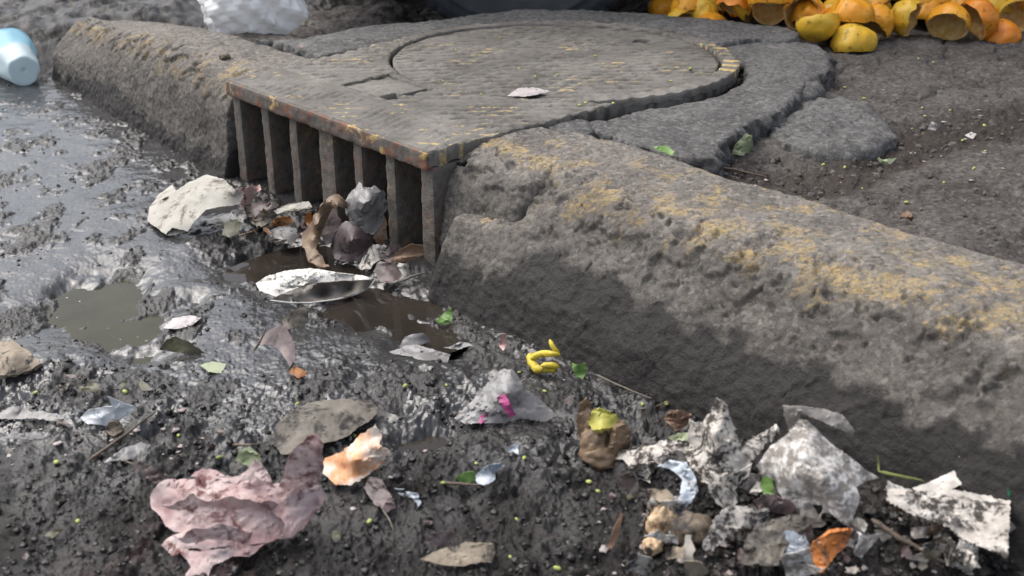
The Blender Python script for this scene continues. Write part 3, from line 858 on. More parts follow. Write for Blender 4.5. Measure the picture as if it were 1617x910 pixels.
sheet('dead_leaf', 'dark rotting leaf hanging below the pink scrap by the drain', 'leaf',
      [[(384, 326, 2.4), (398, 322, 2.0), (420, 318, 3.0), (440, 322, 2.5), (432, 340, 1.2), (408, 352, .6), (388, 344, 1.0)]], M['darkleaf'], amp=.004, k=40, seed=3)
sheet('curled_leaf', 'grey curled leaf in the drain mouth with a pale rolled edge', 'leaf',
      [[(396, 350, .8), (410, 336, 2.0), (430, 328, 3.6), (460, 322, 4.0), (490, 320, 4.2), (494, 328, 4.0), (462, 334, 3.2), (440, 338, 2.6), (424, 352, 1.2), (410, 362, .5)]], M['barkm'], amp=.003, k=22, seed=4)
sheet('pale_strip', 'narrow whitish strip lying across the leaves in the drain mouth', 'scrap',
      [[(432, 332, 4.2), (455, 323, 4.8), (488, 319, 5.0), (492, 327, 4.6), (460, 331, 4.4), (438, 338, 3.8)]], M['palehusk'], amp=.0015, k=30, seed=5)
sheet('dead_leaf', 'olive brown curled leaf in front of the pink scrap at water edge', 'leaf',
      [[(350, 372, .3), (356, 352, 1.6), (372, 346, 2.2), (382, 352, 1.8), (376, 370, .6), (362, 376, .2)]], M['oliveleaf'], amp=.003, k=40, seed=6)
sheet('dead_leaf', 'orange brown leaf under the pale strip in the drain mouth', 'leaf',
      [[(428, 356, 1.0), (436, 342, 2.4), (458, 340, 2.6), (464, 350, 1.8), (446, 360, .6)]], M['rustleaf'], amp=.003, k=40, seed=7)
sheet('dead_leaf', 'small bright orange leaf sliver left of the twisted brown peel', 'leaf',
      [[(482, 352, 1.5), (484, 336, 3.0), (492, 334, 3.2), (496, 346, 2.0), (488, 360, 1.0)]], M['orangepeel'], amp=.002, k=40, seed=8)
sheet('dead_leaf', 'flat slate grey wet leaf below the orange brown leaf', 'leaf',
      [[(424, 366, .4), (440, 358, 1.2), (468, 360, 1.3), (474, 372, .6), (462, 386, .2), (440, 384, .2)]], M['film'], amp=.002, k=25, seed=9)
tube('dry_straw', 'thin reddish stem lying over the water before the drain', 'straw', [(376, 374, .6), (410, 362, 1.2), (455, 350, 2.0)], .0016, M['brownpeel'])
# twisted peel standing before the bars
sheet('twisted_peel', 'long twisted brown rind arching out of the puddle before the bars', 'peel',
      [([(478, 372, 1.6), (492, 352, 4.0), (506, 328, 7.0), (520, 312, 8.0), (534, 309, 8.0), (546, 320, 7.0), (548, 330, 6.0), (534, 326, 7.2), (524, 330, 6.6), (514, 350, 4.6), (506, 375, 2.4), (500, 395, 1.2), (512, 412, .6), (520, 425, .2), (505, 424, .2), (488, 410, .4), (478, 392, 1.0)], [(500, 352, 5.0), (494, 380, 2.2)])],
      M['brownpeel'], amp=.004, k=40, seed=12, thick=.003)
sheet('crumpled_bag', 'crumpled grey plastic stuffed against the middle drain bar', 'plastic',
      [([(545, 330, 6.0), (550, 305, 8.0), (566, 294, 9.2), (580, 292, 9.6), (596, 298, 9.4), (610, 308, 8.4), (611, 330, 6.4), (604, 352, 4.2), (590, 372, 2.6), (566, 366, 3.2), (550, 350, 4.4)], [(575, 320, 8.4)])],
      M['film'], amp=.0075, k=75, seed=13)
sheet('dark_leaf_mass', 'broad dark sodden leaf folded below the crumpled grey plastic', 'leaf',
      [([(522, 392, 1.2), (528, 368, 3.0), (545, 350, 4.6), (566, 358, 4.4), (588, 366, 3.2), (590, 390, 1.4), (574, 408, .4), (545, 412, .3), (528, 408, .5)], [(555, 378, 3.6)]),
       [(500, 345, 4.5), (520, 330, 5.8), (540, 345, 4.8), (536, 362, 3.4), (516, 388, 1.6), (506, 372, 2.6)]],
      M['mauveleaf'], amp=.003, k=20, seed=14)
sheet('dry_stalk_clump', 'frayed brown stalk wedged against the drain bar', 'plant',
      [[(590, 375, 2.6), (594, 345, 4.8), (604, 330, 6.4), (610, 352, 4.6), (611, 378, 2.2), (600, 392, .8)]], M['brownleaf'], amp=.006, k=70, seed=15)
sheet('white_scrap', 'small crumpled white scrap at the foot of the drain bars', 'scrap',
      [([(568, 418, .4), (574, 400, 1.8), (590, 390, 3.0), (610, 387, 3.2), (620, 396, 2.4), (606, 408, 1.4), (594, 412, 1.0), (584, 428, .2), (574, 430, .2)], ())], M['whitecard'], amp=.006, k=60, seed=16)
sheet('dead_leaf', 'brown dry leaf leaning in the last drain opening', 'leaf',
      [([(618, 412, .6), (630, 396, 2.4), (650, 386, 3.4), (668, 388, 3.2), (671, 402, 1.8), (655, 412, .8), (636, 416, .4)], ())], M['brownleaf'], amp=.0025, k=25, seed=17)
sheet('dead_leaf', 'dark reddish leaf in the shade of the last drain bar', 'leaf',
      [[(598, 408, 1.2), (612, 392, 2.6), (630, 388, 2.6), (636, 400, 1.6), (618, 416, .6)]], M['darkleaf'], amp=.004, k=30, seed=18)
sheet('plastic_scrap', 'shiny black plastic scrap below the small white scrap', 'plastic',
      [[(590, 430, .8), (602, 414, 1.8), (625, 418, 1.6), (634, 434, .8), (618, 448, .3), (600, 446, .3)]], M['darkleaf'], amp=.006, k=40, seed=19)
tube('dry_straw', 'short pale stem pointing at the foot of the long kerb', 'straw', [(632, 446, .6), (652, 436, 1.0), (676, 430, 1.2)], .0022, M['barkm'])
# the white half shell lying in the water
cupo = empty('broken_cup', tuple(float(q) for q in Wm(500, 470, 0)))
tag(cupo, 'flattened white paper cup half sunk in the puddle before the drain', 'cup')
sheet('wall', None, None, [([(404, 448, 1.6), (420, 437, 2.9), (450, 428, 3.9), (490, 424, 4.2), (530, 430, 3.7), (570, 435, 3.0), (592, 440, 2.4), (578, 442, 2.6), (535, 444, 2.9), (500, 447, 2.9), (465, 457, 2.1), (440, 467, 1.4), (426, 474, .8), (414, 466, 1.0)], [(490, 436, 4.0), (440, 448, 2.8)])],
      M['shell'], amp=.0003, k=14, tear=.3, seed=20, parent=cupo, thick=.0012)
sheet('inside', None, None, [([(426, 474, .8), (440, 467, 1.4), (465, 457, 2.1), (500, 447, 2.9), (535, 444, 2.9), (578, 442, 2.6), (590, 443, 2.2), (580, 456, 1.2), (550, 468, .6), (510, 476, .3), (470, 478, .3)], [(510, 462, .4), (550, 456, .8)])],
      M['shellin'], amp=.0002, k=14, tear=.2, seed=21, parent=cupo)
rim = [(426, 474.5, .9), (455, 478.5, .5), (490, 478.5, .5), (530, 473.5, .7), (560, 466, 1.0), (582, 455, 1.5), (592, 442, 2.3)]
tube('rim', None, None, rim, .0012, M['shell'], parent=cupo, taper=.1, wob=.05)
# scraps on the wet road
sheet('pale_scrap', 'pinkish white scrap at the right edge of the olive puddle', 'scrap', [[(258, 518, .2), (272, 503, .8), (300, 498, 1.0), (318, 502, .8), (304, 514, .4), (280, 520, .2)]], M['palescrap'], amp=.0012, k=20, seed=24)
sheet('dead_leaf', 'dark olive leaf curled on the mud below the olive puddle', 'leaf', [([(252, 552, .4), (262, 536, 1.8), (278, 531, 2.2), (300, 540, 1.8), (324, 557, .5), (305, 560, .2), (275, 556, .3)], ())], M['oliveleaf'], amp=.0012, k=18, seed=25)
sheet('dead_leaf', 'pale olive leaf stub with a dark tip on the wet mud', 'leaf', [[(316, 576, .3), (334, 571, .8), (358, 575, .9), (350, 590, .3), (330, 588, .2)]], M['palegreen'], amp=.0015, k=25, seed=26)
sheet('bark_curl', 'rolled piece of grey bark standing in the mud by the puddle', 'bark', [([(446, 508, .8), (458, 494, 2.4), (478, 485, 3.4), (486, 490, 3.2), (486, 510, 1.4), (468, 518, .6), (452, 520, .3)], ())], M['barkm'], amp=.002, k=40, seed=27, thick=.002)
sheet('dead_leaf', 'mauve wet leaf standing on its edge beside the rolled bark', 'leaf', [([(408, 545, .4), (422, 525, 1.6), (440, 512, 2.8), (452, 516, 3.0), (466, 545, 1.6), (466, 568, .4), (458, 580, .2), (446, 560, .6), (430, 545, .8)], ())], M['mauveleaf'], amp=.0022, k=24, seed=28)
sheet('dead_leaf', 'small orange brown leaf at the tip of the mauve leaf', 'leaf', [[(456, 588, .3), (464, 576, 1.2), (474, 582, .9), (489, 590, .4), (472, 597, .2)]], M['rustleaf'], amp=.002, k=40, seed=29)
tube('dry_straw', 'crooked dark stem leaning against the mauve leaf', 'straw', [(400, 556, .2), (414, 534, 1.6), (420, 518, 2.4)], .0018, M['twig'])
# film and peel along the kerb
sheet('plastic_film', 'torn grey plastic film flattened in the mud beside the puddle', 'plastic',
      [[(612, 556, .3), (640, 548, .8), (662, 545, 1.2), (690, 552, 1.2), (712, 560, .8), (706, 574, .2), (668, 570, .4), (640, 564, .3)], [(630, 548, .8), (640, 530, 1.8), (668, 526, 2.0), (680, 540, 1.0), (655, 552, .5)],
       [(700, 548, .6), (730, 541, .8), (748, 546, .6), (730, 553, .3), (705, 556, .3)]], M['film'], amp=.0028, k=40, seed=30)
sheet('paper_stub', 'tiny upright pale paper stub near the kerb foot', 'scrap', [[(788, 546, .2), (790, 528, 2.0), (798, 527, 2.0), (800, 545, .4), (794, 554, .1)]], M['pinkscrap'], amp=.001, k=30, seed=31)
yp = empty('yellow_peel', tuple(float(q) for q in Wm(860, 585, 0)))
tag(yp, 'bright yellow fruit peel ring lying near the kerb foot', 'peel')
tube('peel_ring', None, None, [(836, 562, 1.2), (840, 578, .8), (856, 586, .7), (874, 584, .9), (882, 577, 1.3), (872, 575, 1.6), (855, 577, 1.7)], .0052, M['yellowpeel'], parent=yp, taper=.25, nseg=9, wob=.22)
tube('peel_ring', None, None, [(838, 570, 1.4), (846, 562, 2.0), (860, 558, 2.2), (874, 560, 2.1), (884, 562, 1.9)], .0042, M['yellowpeel'], parent=yp, taper=.2, nseg=9, wob=.22)
tube('peel_strip', None, None, [(868, 538, 3.4), (872, 548, 2.8), (880, 557, 2.2), (884, 560, 2.0)], .003, M['yellowpeel'], parent=yp, taper=.1)
sheet('green_leaf', 'bright green leaf fragment right of the yellow peel', 'leaf', [([(903, 572, 1.4), (912, 576, 1.6), (924, 572, 1.5), (927, 586, .7), (920, 598, .2), (908, 592, .4)], ())], M['greenleaf'], amp=.0015, k=30, seed=32)
sheet('green_leaf', 'green leaf folded at the kerb foot below the drain block', 'leaf', [[(687, 508, .4), (700, 496, 1.2), (712, 485, 2.2), (715, 502, 1.0), (708, 512, .3), (696, 512, .3)]], M['greenleaf'], amp=.0018, k=30, seed=33)
# printed plastic scrap with magenta marks
sheet('printed_wrapper', 'translucent torn wrapper with magenta print tented on the mud', 'wrapper',
      [([(718, 660, .3), (745, 632, 1.6), (770, 605, 3.2), (796, 583, 4.6), (812, 588, 4.6), (830, 615, 3.0), (858, 634, 1.6), (880, 655, .6), (860, 664, .2), (826, 662, .6), (800, 665, .4), (764, 668, .3), (735, 668, .2)], [(800, 620, 3.6), (770, 640, 1.8)])],
      M['film'], amp=.0026, k=32, seed=34)
sheet('magenta_scrap', 'magenta printed strip across the tented translucent wrapper', 'scrap', [[(785, 628, 3.6), (797, 622, 4.0), (806, 638, 3.2), (815, 655, 1.6), (804, 660, 1.4), (795, 644, 2.6)]], M['magenta'], amp=.001, k=32, seed=35, thick=.0005)
sheet('magenta_scrap', 'small magenta scrap at the lower left corner of the wrapper', 'scrap', [[(752, 658, 1.0), (766, 654, 1.4), (771, 664, .8), (758, 670, .6)]], M['magenta'], amp=.001, k=32, seed=36, thick=.0005)
# avocado-like fruit skin
av = empty('fruit_skin', tuple(float(q) for q in Wm(950, 725, 0)))
tag(av, 'split brown fruit skin showing yellow green flesh on the mud', 'fruit')
parts = []
for px_, py_, h_, rad_, sd in ((944, 706, .018, (.018, .015, .021), 61), (977, 694, .022, (.012, .012, .022), 65), (955, 722, .010, (.020, .014, .013), 66)):
    parts.append(lump([float(q) for q in Wm(px_, py_, h_)], rad_, sd, 22, .22, 2.0))
V, F = join(parts); obj('skin', V, F, M['brownpeel'], av)
sheet('skin_flap', None, None, [([(916, 690, 2.0), (912, 660, 4.2), (916, 636, 6.0), (926, 628, 6.6), (934, 640, 5.8), (933, 668, 4.2), (930, 700, 2.0), (922, 706, 1.4)], ())], M['brownpeel'], amp=.0012, k=30, seed=62, parent=av, thick=.006)
sheet('flesh', None, None, [([(932, 672, 4.2), (934, 650, 5.6), (946, 644, 6.0), (962, 650, 5.6), (974, 662, 4.6), (968, 676, 4.4), (950, 680, 4.8), (938, 682, 4.4)], ())], M['avogreen'], amp=.001, k=20, seed=63, parent=av, thick=.004)
sheet('skin_flap', None, None, [([(970, 672, 4.8), (984, 668, 4.8), (992, 690, 3.2), (988, 710, 1.8), (970, 718, 1.6), (964, 700, 3.2)], ())], M['brownpeel'], amp=.0015, k=30, seed=64, parent=av, thick=.006)
sheet('dead_leaf', 'brown dry leaf on the mud between fruit skin and white card', 'leaf', [[(1048, 664, 1.0), (1060, 650, 2.2), (1082, 650, 2.2), (1094, 656, 1.6), (1086, 672, .6), (1066, 682, .3)]], M['brownleaf'], amp=.003, k=30, seed=37)
sheet('green_leaf', 'pale green leaf just below the brown dry leaf by the kerb', 'leaf', [[(1055, 690, .5), (1070, 683, 1.0), (1092, 684, 1.2), (1090, 696, .6), (1068, 697, .3)]], M['palegreen'], amp=.0012, k=20, seed=38)

# --- near left: pink paper and its neighbours
sheet('sodden_paper', 'dull grey brown sodden paper flattened behind the pink napkin', 'paper',
      [([(432, 700, .4), (436, 670, 1.6), (455, 650, 2.2), (490, 636, 2.2), (540, 628, 1.6), (580, 630, .8), (600, 646, .4), (580, 668, .5), (548, 690, .6), (510, 700, 1.0), (470, 716, .6), (444, 716, .3)], [(500, 662, 1.8)])], M['greycloth'], amp=.003, k=22, seed=70)
sheet('pink_napkin', 'large crumpled pink stained paper napkin on the near mud', 'napkin',
      [([(236, 786, 1.2), (248, 770, 2.6), (285, 760, 3.6), (340, 756, 4.2), (395, 757, 4.4), (440, 768, 4.4), (476, 780, 4.4), (505, 770, 3.6), (513, 785, 2.6), (496, 815, 2.0), (466, 840, 1.6), (430, 858, 1.2), (395, 866, 1.2), (345, 866, 1.4), (300, 872, .8), (274, 882, .3), (256, 868, .5), (272, 846, 1.0), (286, 836, 1.4), (262, 826, 1.0), (240, 806, .6)], [(330, 800, 3.6), (400, 800, 3.8), (300, 780, 3.8), (350, 835, 2.0), (450, 810, 3.0), (280, 850, 1.2)]),
       ([(440, 768, 4.2), (446, 745, 6.0), (462, 712, 8.4), (484, 686, 10.0), (504, 683, 10.4), (511, 695, 9.8), (509, 730, 7.4), (506, 764, 5.0), (480, 782, 3.8), (458, 780, 3.8)], ()),
       ([(264, 858, .6), (300, 872, 1.0), (345, 864, 1.6), (395, 864, 1.4), (420, 862, 1.0), (392, 884, .6), (366, 878, .8), (340, 892, .5), (326, 908, .2), (290, 908, .2), (300, 892, .5)], ()),
       ([(300, 757, 3.2), (318, 742, 4.0), (340, 742, 4.2), (360, 752, 4.4), (388, 742, 5.4), (400, 734, 6.2), (408, 744, 5.8), (424, 760, 5.0), (440, 772, 4.2), (400, 772, 3.8), (340, 768, 3.6)], ()),
       ([(252, 802, 2.6), (300, 782, 4.6), (370, 784, 5.0), (430, 792, 4.8), (474, 802, 3.6), (430, 812, 3.0), (360, 806, 3.0), (300, 806, 2.8)], ()),
       ([(430, 800, 4.2), (462, 780, 5.6), (500, 776, 5.0), (508, 800, 3.4), (470, 836, 2.6), (440, 850, 2.0), (446, 822, 3.4)], ()),
       ([(272, 850, 1.6), (310, 832, 3.4), (360, 828, 3.8), (402, 836, 3.4), (384, 856, 2.0), (330, 858, 1.8)], ()),
       ([(398, 740, 6.4), (404, 732, 7.0), (416, 742, 6.6), (428, 764, 5.6), (414, 768, 5.4), (404, 754, 5.8)], ())],
      M['pinkish'], amp=.0062, k=36, seed=71)
sheet('orange_paper', 'torn orange and white paper propped beside the pink napkin', 'paper',
      [([(508, 748, .8), (512, 722, 1.6), (540, 712, 2.6), (566, 688, 4.6), (590, 672, 6.4), (594, 668, 6.6), (604, 690, 5.4), (602, 702, 5.0), (618, 714, 4.2), (606, 732, 2.8), (580, 752, 1.4), (552, 768, .4), (530, 766, .4)], [(560, 725, 3.4), (545, 740, 1.4)])],
      M['orangepaper'], amp=.0032, k=15, seed=72, tear=1.0)
sheet('green_leaf', 'olive green leaf behind the folds of the pink napkin', 'leaf', [[(372, 728, .8), (378, 712, 1.8), (394, 706, 2.2), (412, 718, 1.8), (412, 732, 1.0), (392, 738, .6)]], M['palegreen'], amp=.0015, k=20, seed=73)
sheet('dead_leaf', 'dark grey leaf folded on the mud left of the pink napkin', 'leaf', [[(208, 730, 1.2), (222, 727, 1.6), (246, 740, 1.4), (268, 752, .6), (246, 764, .2), (226, 752, .5)]], M['darkleaf'], amp=.002, k=20, seed=74)
sheet('white_plastic', 'crumpled scrap of white plastic on the mud near the left edge', 'plastic',
      [([(128, 660, .6), (140, 648, 1.8), (158, 646, 2.2), (176, 642, 2.8), (168, 628, 4.0), (186, 630, 3.6), (212, 640, 2.6), (208, 654, 1.6), (186, 664, 1.0), (160, 672, .4), (138, 674, .2)], ())], M['whiteplastic'], amp=.004, k=35, seed=75)
sheet('plastic_film', 'muddy white plastic film strip reaching in from the left edge', 'plastic',
      [[(-12, 650, .5), (20, 644, .9), (60, 648, .9), (96, 656, .6), (118, 658, .5), (90, 668, .3), (40, 660, .4), (0, 662, .3)], [(0, 692, .4), (24, 684, .7), (60, 682, .6), (72, 690, .3), (30, 696, .2)]], M['film'], amp=.004, k=50, seed=76)
sheet('plastic_film', 'speckled clear film patch on the mud above the napkin left side', 'plastic', [[(164, 728, .4), (190, 708, .8), (222, 696, .9), (240, 700, .7), (226, 716, .4), (196, 726, .3)]], M['film'], amp=.004, k=55, seed=77)
sheet('brown_bark', 'small brown bark chip under the white plastic scrap', 'bark', [[(166, 682, .4), (172, 664, 1.6), (188, 662, 1.6), (196, 680, .5), (180, 690, .2)]], M['stone'], amp=.002, k=30, seed=78, thick=.003)
tube('dry_twig', 'thin dark twig lying diagonally above the pink napkin', 'twig', [(140, 728, .6), (180, 700, .8), (215, 672, 1.0), (248, 648, 1.2)], .0020, M['twig'])
sheet('dead_leaf', 'flat grey leaf pressed in the mud above the white plastic', 'leaf', [[(122, 614, .5), (140, 604, 1.0), (158, 606, .9), (156, 618, .4), (136, 620, .2)]], M['oliveleaf'], amp=.001, k=20, seed=79)
sheet('flat_stone', 'pale flat stone half bedded in mud at the left edge', 'stone', [([(-14, 598, .2), (-10, 545, .8), (20, 540, 1.2), (44, 556, 1.2), (66, 576, .6), (50, 586, .2), (20, 594, .2)], [(20, 565, 1.6)])], M['brownpaper'], amp=.001, k=14, seed=80, thick=.006)
sheet('dead_leaf', 'long mauve brown leaf below the orange and white paper', 'leaf', [([(574, 770, 1.0), (584, 752, 1.8), (604, 756, 2.0), (620, 782, 1.4), (626, 800, .6), (610, 808, .4), (592, 798, .6)], ())], M['mauveleaf'], amp=.0025, k=26, seed=81)
tube('dry_straw', 'fine pale stem trailing from the mauve brown leaf', 'straw', [(604, 806, .6), (616, 822, .6), (622, 838, .3)], .0013, M['barkm'])
sheet('feather', 'small blue white feather wisp on the mud right of the mauve leaf', 'feather',
      [[(628, 782, .4), (640, 774, 1.0), (660, 778, 1.0), (662, 786, .6), (644, 786, .4)], [(650, 782, .8), (664, 788, .6), (660, 802, .2), (654, 790, .5)], [(632, 776, .6), (622, 770, 1.0), (640, 771, 1.0)]], M['bluewisp'], amp=.003, k=70, seed=82)
sheet('green_leaf', 'green leaf tip with grey film beside it in the centre mud', 'leaf', [[(718, 756, .5), (732, 746, 1.2), (748, 744, 1.4), (756, 752, .9), (744, 762, .3), (728, 762, .2)]], M['greenleaf'], amp=.0012, k=24, seed=83)
sheet('plastic_scrap', 'grey blue plastic scrap touching the green leaf tip', 'plastic', [[(748, 752, .6), (766, 738, 1.6), (790, 726, 1.6), (800, 732, 1.0), (782, 744, .6), (780, 758, .5), (764, 772, .2), (754, 764, .3)], [(802, 712, .4), (806, 700, 1.4), (818, 702, 1.4), (818, 726, .3)]], M['bluewisp'], amp=.004, k=50, seed=84)
tube('dry_twig', 'short dark twig under the green leaf tip', 'twig', [(694, 764, .5), (725, 764, .7), (766, 768, .5)], .0018, M['twig'])
sheet('paper_scrap', 'flat sodden beige paper at the bottom centre of the mud', 'paper', [([(664, 880, .4), (700, 866, 1.2), (735, 852, 1.8), (776, 856, 1.8), (782, 874, 1.0), (776, 892, .3), (730, 896, .4), (690, 890, .3)], ())], M['brownpaper'], amp=.004, k=30, seed=85)
sheet('dead_leaf', 'dark red brown leaf behind the beige paper at bottom centre', 'leaf', [[(670, 858, .6), (684, 842, 1.6), (712, 838, 1.8), (722, 846, 1.4), (704, 860, .6), (684, 866, .4)]], M['mauveleaf'], amp=.003, k=30, seed=86)
sheet('dead_leaf', 'pointed brown leaf at the left foot of the trash heap', 'leaf', [[(974, 770, .8), (984, 750, 1.8), (998, 746, 2.0), (1006, 760, 1.2), (996, 774, .5)]], M['darkleaf'], amp=.003, k=30, seed=87)
sheet('dead_leaf', 'long narrow brown leaf left of the tan bread crust', 'leaf', [[(958, 862, .4), (968, 838, 1.6), (980, 812, 2.4), (984, 816, 2.2), (978, 842, 1.2), (966, 866, .3)]], M['brownleaf'], amp=.002, k=30, seed=88)

# --- the trash heap against the near kerb
sheet('torn_card', 'ragged white torn card reaching left from the trash heap', 'card',
      [([(966, 726, .8), (985, 712, 2.2), (1015, 702, 3.2), (1050, 698, 3.8), (1090, 700, 4.0), (1092, 716, 3.2), (1080, 726, 2.6), (1052, 728, 2.8), (1036, 742, 1.8), (1022, 762, .8), (1008, 745, 1.4), (990, 734, 1.4)], [(1040, 712, 3.6)])], M['whitecard'], amp=.005, k=40, seed=90, tear=1.1)
sheet('torn_card', 'upright ragged grey white card at the left end of the heap', 'card',
      [([(1092, 700, 3.6), (1090, 665, 6.0), (1112, 660, 7.0), (1120, 645, 8.0), (1136, 634, 9.2), (1150, 648, 8.6), (1158, 668, 7.4), (1176, 690, 6.0), (1168, 712, 5.0), (1190, 735, 3.4), (1186, 760, 2.2), (1150, 785, 1.0), (1130, 790, .8), (1116, 770, 1.6), (1090, 752, 1.6), (1084, 730, 2.2)], [(1130, 690, 6.8), (1140, 740, 3.4)])], M['whitecard'], amp=.007, k=48, seed=91, tear=1.3)
sheet('torn_card', 'thin ragged white card fringe behind the mottled grey tissue', 'card',
      [[(1164, 716, 4.0), (1180, 700, 4.4), (1205, 680, 5.0), (1226, 676, 5.2), (1232, 688, 4.6), (1210, 700, 4.2), (1196, 724, 3.4), (1176, 732, 3.0)]], M['whitecard'], amp=.006, k=55, seed=92, tear=1.3)
sheet('grey_tissue', 'large mottled grey white tissue folded upright in the heap', 'tissue',
      [([(1196, 732, 5.0), (1220, 704, 7.0), (1244, 690, 8.6), (1262, 664, 10.2), (1276, 664, 10.4), (1300, 690, 9.0), (1330, 712, 7.6), (1360, 735, 6.0), (1388, 752, 4.6), (1370, 760, 4.4), (1350, 770, 5.0), (1358, 790, 4.0), (1345, 815, 3.0), (1344, 832, 2.2), (1326, 824, 3.0), (1302, 802, 3.8), (1282, 800, 3.0), (1256, 812, 1.8), (1240, 790, 2.6), (1222, 764, 3.4)], [(1270, 720, 8.4), (1300, 760, 6.8), (1250, 760, 5.4), (1330, 770, 5.6)])],
      M['greytissue'], amp=.004, k=24, seed=93)
sheet('grey_leaf', 'stiff grey leaf curling over the top of the mottled tissue', 'leaf',
      [([(1236, 640, 11.4), (1262, 640, 11.8), (1300, 645, 11.2), (1330, 655, 10.4), (1350, 680, 8.8), (1346, 686, 8.4), (1318, 676, 9.6), (1290, 662, 10.6), (1262, 650, 11.2), (1262, 668, 9.8), (1250, 690, 8.2), (1240, 662, 10.0)], ())], M['greyleaf'], amp=.0016, k=18, seed=94, thick=.001)
sheet('plastic_wisp', 'shiny blue grey plastic ribbon hanging down the heap front', 'plastic',
      [([(1036, 734, 2.6), (1060, 724, 3.8), (1084, 730, 3.8), (1098, 752, 3.0), (1104, 776, 2.2), (1090, 796, 1.4), (1076, 812, .8), (1064, 840, .4), (1050, 862, .3), (1058, 830, .8), (1070, 804, 1.4), (1050, 792, 1.2), (1074, 778, 2.2), (1078, 756, 2.6), (1060, 740, 2.8)], ())], M['bluewisp'], amp=.003, k=36, seed=95)
sheet('torn_card', 'white torn card flake low in the middle of the heap', 'card',
      [([(1108, 866, .8), (1120, 836, 2.0), (1140, 806, 3.2), (1175, 796, 3.6), (1212, 800, 3.2), (1216, 818, 2.2), (1192, 836, 1.8), (1170, 828, 2.2), (1148, 848, 1.2), (1124, 872, .4)], ())], M['whitecard'], amp=.004, k=45, seed=96, tear=1.1)
sheet('white_board', 'muddy white card sheet lying flat at the right of the heap', 'card',
      [([(1400, 760, 4.2), (1440, 772, 4.0), (1500, 774, 3.8), (1560, 780, 3.4), (1596, 790, 3.2), (1594, 840, 2.6), (1588, 880, 2.2), (1550, 866, 2.0), (1520, 852, 2.0), (1496, 832, 2.2), (1440, 812, 2.6), (1400, 790, 3.2)], [(1500, 800, 3.2)])], M['whitecard'], amp=.003, k=24, seed=97, tear=1.2)
sheet('curled_strip', 'curled white card strip standing against the kerb foot', 'card',
      [([(1440, 770, 3.4), (1480, 756, 3.8), (1510, 742, 4.4), (1524, 735, 4.8), (1514, 722, 5.6), (1548, 706, 6.6), (1560, 730, 5.4), (1557, 750, 4.4), (1530, 762, 3.8), (1496, 776, 3.2), (1456, 780, 3.0)], ())], M['whiteplain'], amp=.0012, k=24, seed=98)
sheet('orange_peel', 'rotting orange peel strip at the bottom of the heap', 'peel',
      [([(1270, 882, 1.2), (1284, 856, 2.8), (1310, 842, 3.6), (1346, 836, 3.8), (1340, 856, 2.6), (1316, 880, 1.6), (1300, 904, .8), (1286, 900, .8)], ())], M['orangepeel'], amp=.003, k=40, seed=99, thick=.003)
sheet('wet_wrapper', 'shiny bluish wrapper crumpled left of the orange peel strip', 'wrapper',
      [([(1224, 858, 1.4), (1240, 840, 2.4), (1272, 846, 2.4), (1282, 862, 1.8), (1262, 884, .8), (1236, 880, .8)], ())], M['bluewisp'], amp=.005, k=50, seed=100)
c = [float(q) for q in Wm(1046, 832, .012)]
V, F = lump(c, (.014, .012, .024), 101, 20, .3, 2.4); tag(obj('bread_crust', V, F, M['tan']), 'tan bread crust lump at the left front of the heap', 'bread')
c = [float(q) for q in Wm(1030, 862, .006)]
V, F = lump(c, (.009, .009, .007), 102, 18, .3, 2.4); tag(obj('bread_crust', V, F, M['tan']), 'small tan crust just below the larger bread crust', 'bread')
c = [float(q) for q in Wm(1092, 838, .010)]
V, F = lump(c, (.022, .016, .016), 103, 20, .2, 1.8); tag(obj('stone', V, F, M['stone']), 'brown muddy stone between bread crust and white flake', 'stone')
sheet('sodden_paper', 'dark olive sodden paper under the mottled tissue', 'paper', [([(1165, 890, .8), (1180, 850, 2.0), (1220, 820, 3.0), (1256, 812, 3.2), (1290, 820, 2.8), (1250, 850, 1.8), (1226, 890, 1.0)], ())], M['greycloth'], amp=.005, k=40, seed=104)
sheet('dead_leaf', 'brown rag of leaf under the mottled tissue left edge', 'leaf', [[(1190, 790, 2.4), (1226, 784, 3.2), (1256, 800, 2.8), (1262, 816, 1.8), (1226, 812, 1.6), (1200, 806, 1.6)]], M['mauveleaf'], amp=.004, k=40, seed=105)
sheet('green_leaf', 'green leaf poking out left of the mottled tissue', 'leaf', [[(1200, 766, 2.8), (1206, 752, 3.8), (1220, 760, 3.8), (1222, 782, 2.6), (1208, 788, 2.2)]], M['greenleaf'], amp=.002, k=30, seed=106)
sheet('green_leaf', 'dark green leaf at the front foot of the white flake', 'leaf', [[(1196, 846, 1.6), (1216, 828, 2.6), (1222, 842, 2.0), (1206, 862, 1.0)]], M['oliveleaf'], amp=.002, k=30, seed=107)
tube('dry_twig', 'grey twig slanting across the dirt of the heap', 'twig', [(1376, 822, 3.6), (1420, 850, 3.0), (1460, 872, 2.2), (1496, 890, 1.4)], .0028, M['twig'])
tube('green_stalk', 'thin green stalk lying along the kerb foot', 'straw', [(1388, 746, 4.2), (1420, 752, 4.4), (1460, 760, 4.2)], .0016, M['greentwig'])
tube('green_stalk', 'tiny upright green stalk beside the mottled tissue', 'straw', [(1388, 746, 4.2), (1387, 732, 5.4), (1386, 718, 6.4)], .0013, M['greentwig'])
tube('green_strand', 'green plastic strand standing at the right card corner', 'strand', [(1596, 800, 3.4), (1595, 786, 4.6), (1592, 772, 5.6)], .0014, M['greenplastic'])
sheet('green_leaf', 'green leaf at the right photo edge beside the white card', 'leaf', [[(1600, 812, 2.2), (1610, 798, 3.2), (1624, 790, 3.6), (1626, 812, 2.4), (1612, 824, 1.8)]], M['oliveleaf'], amp=.002, k=30, seed=108)
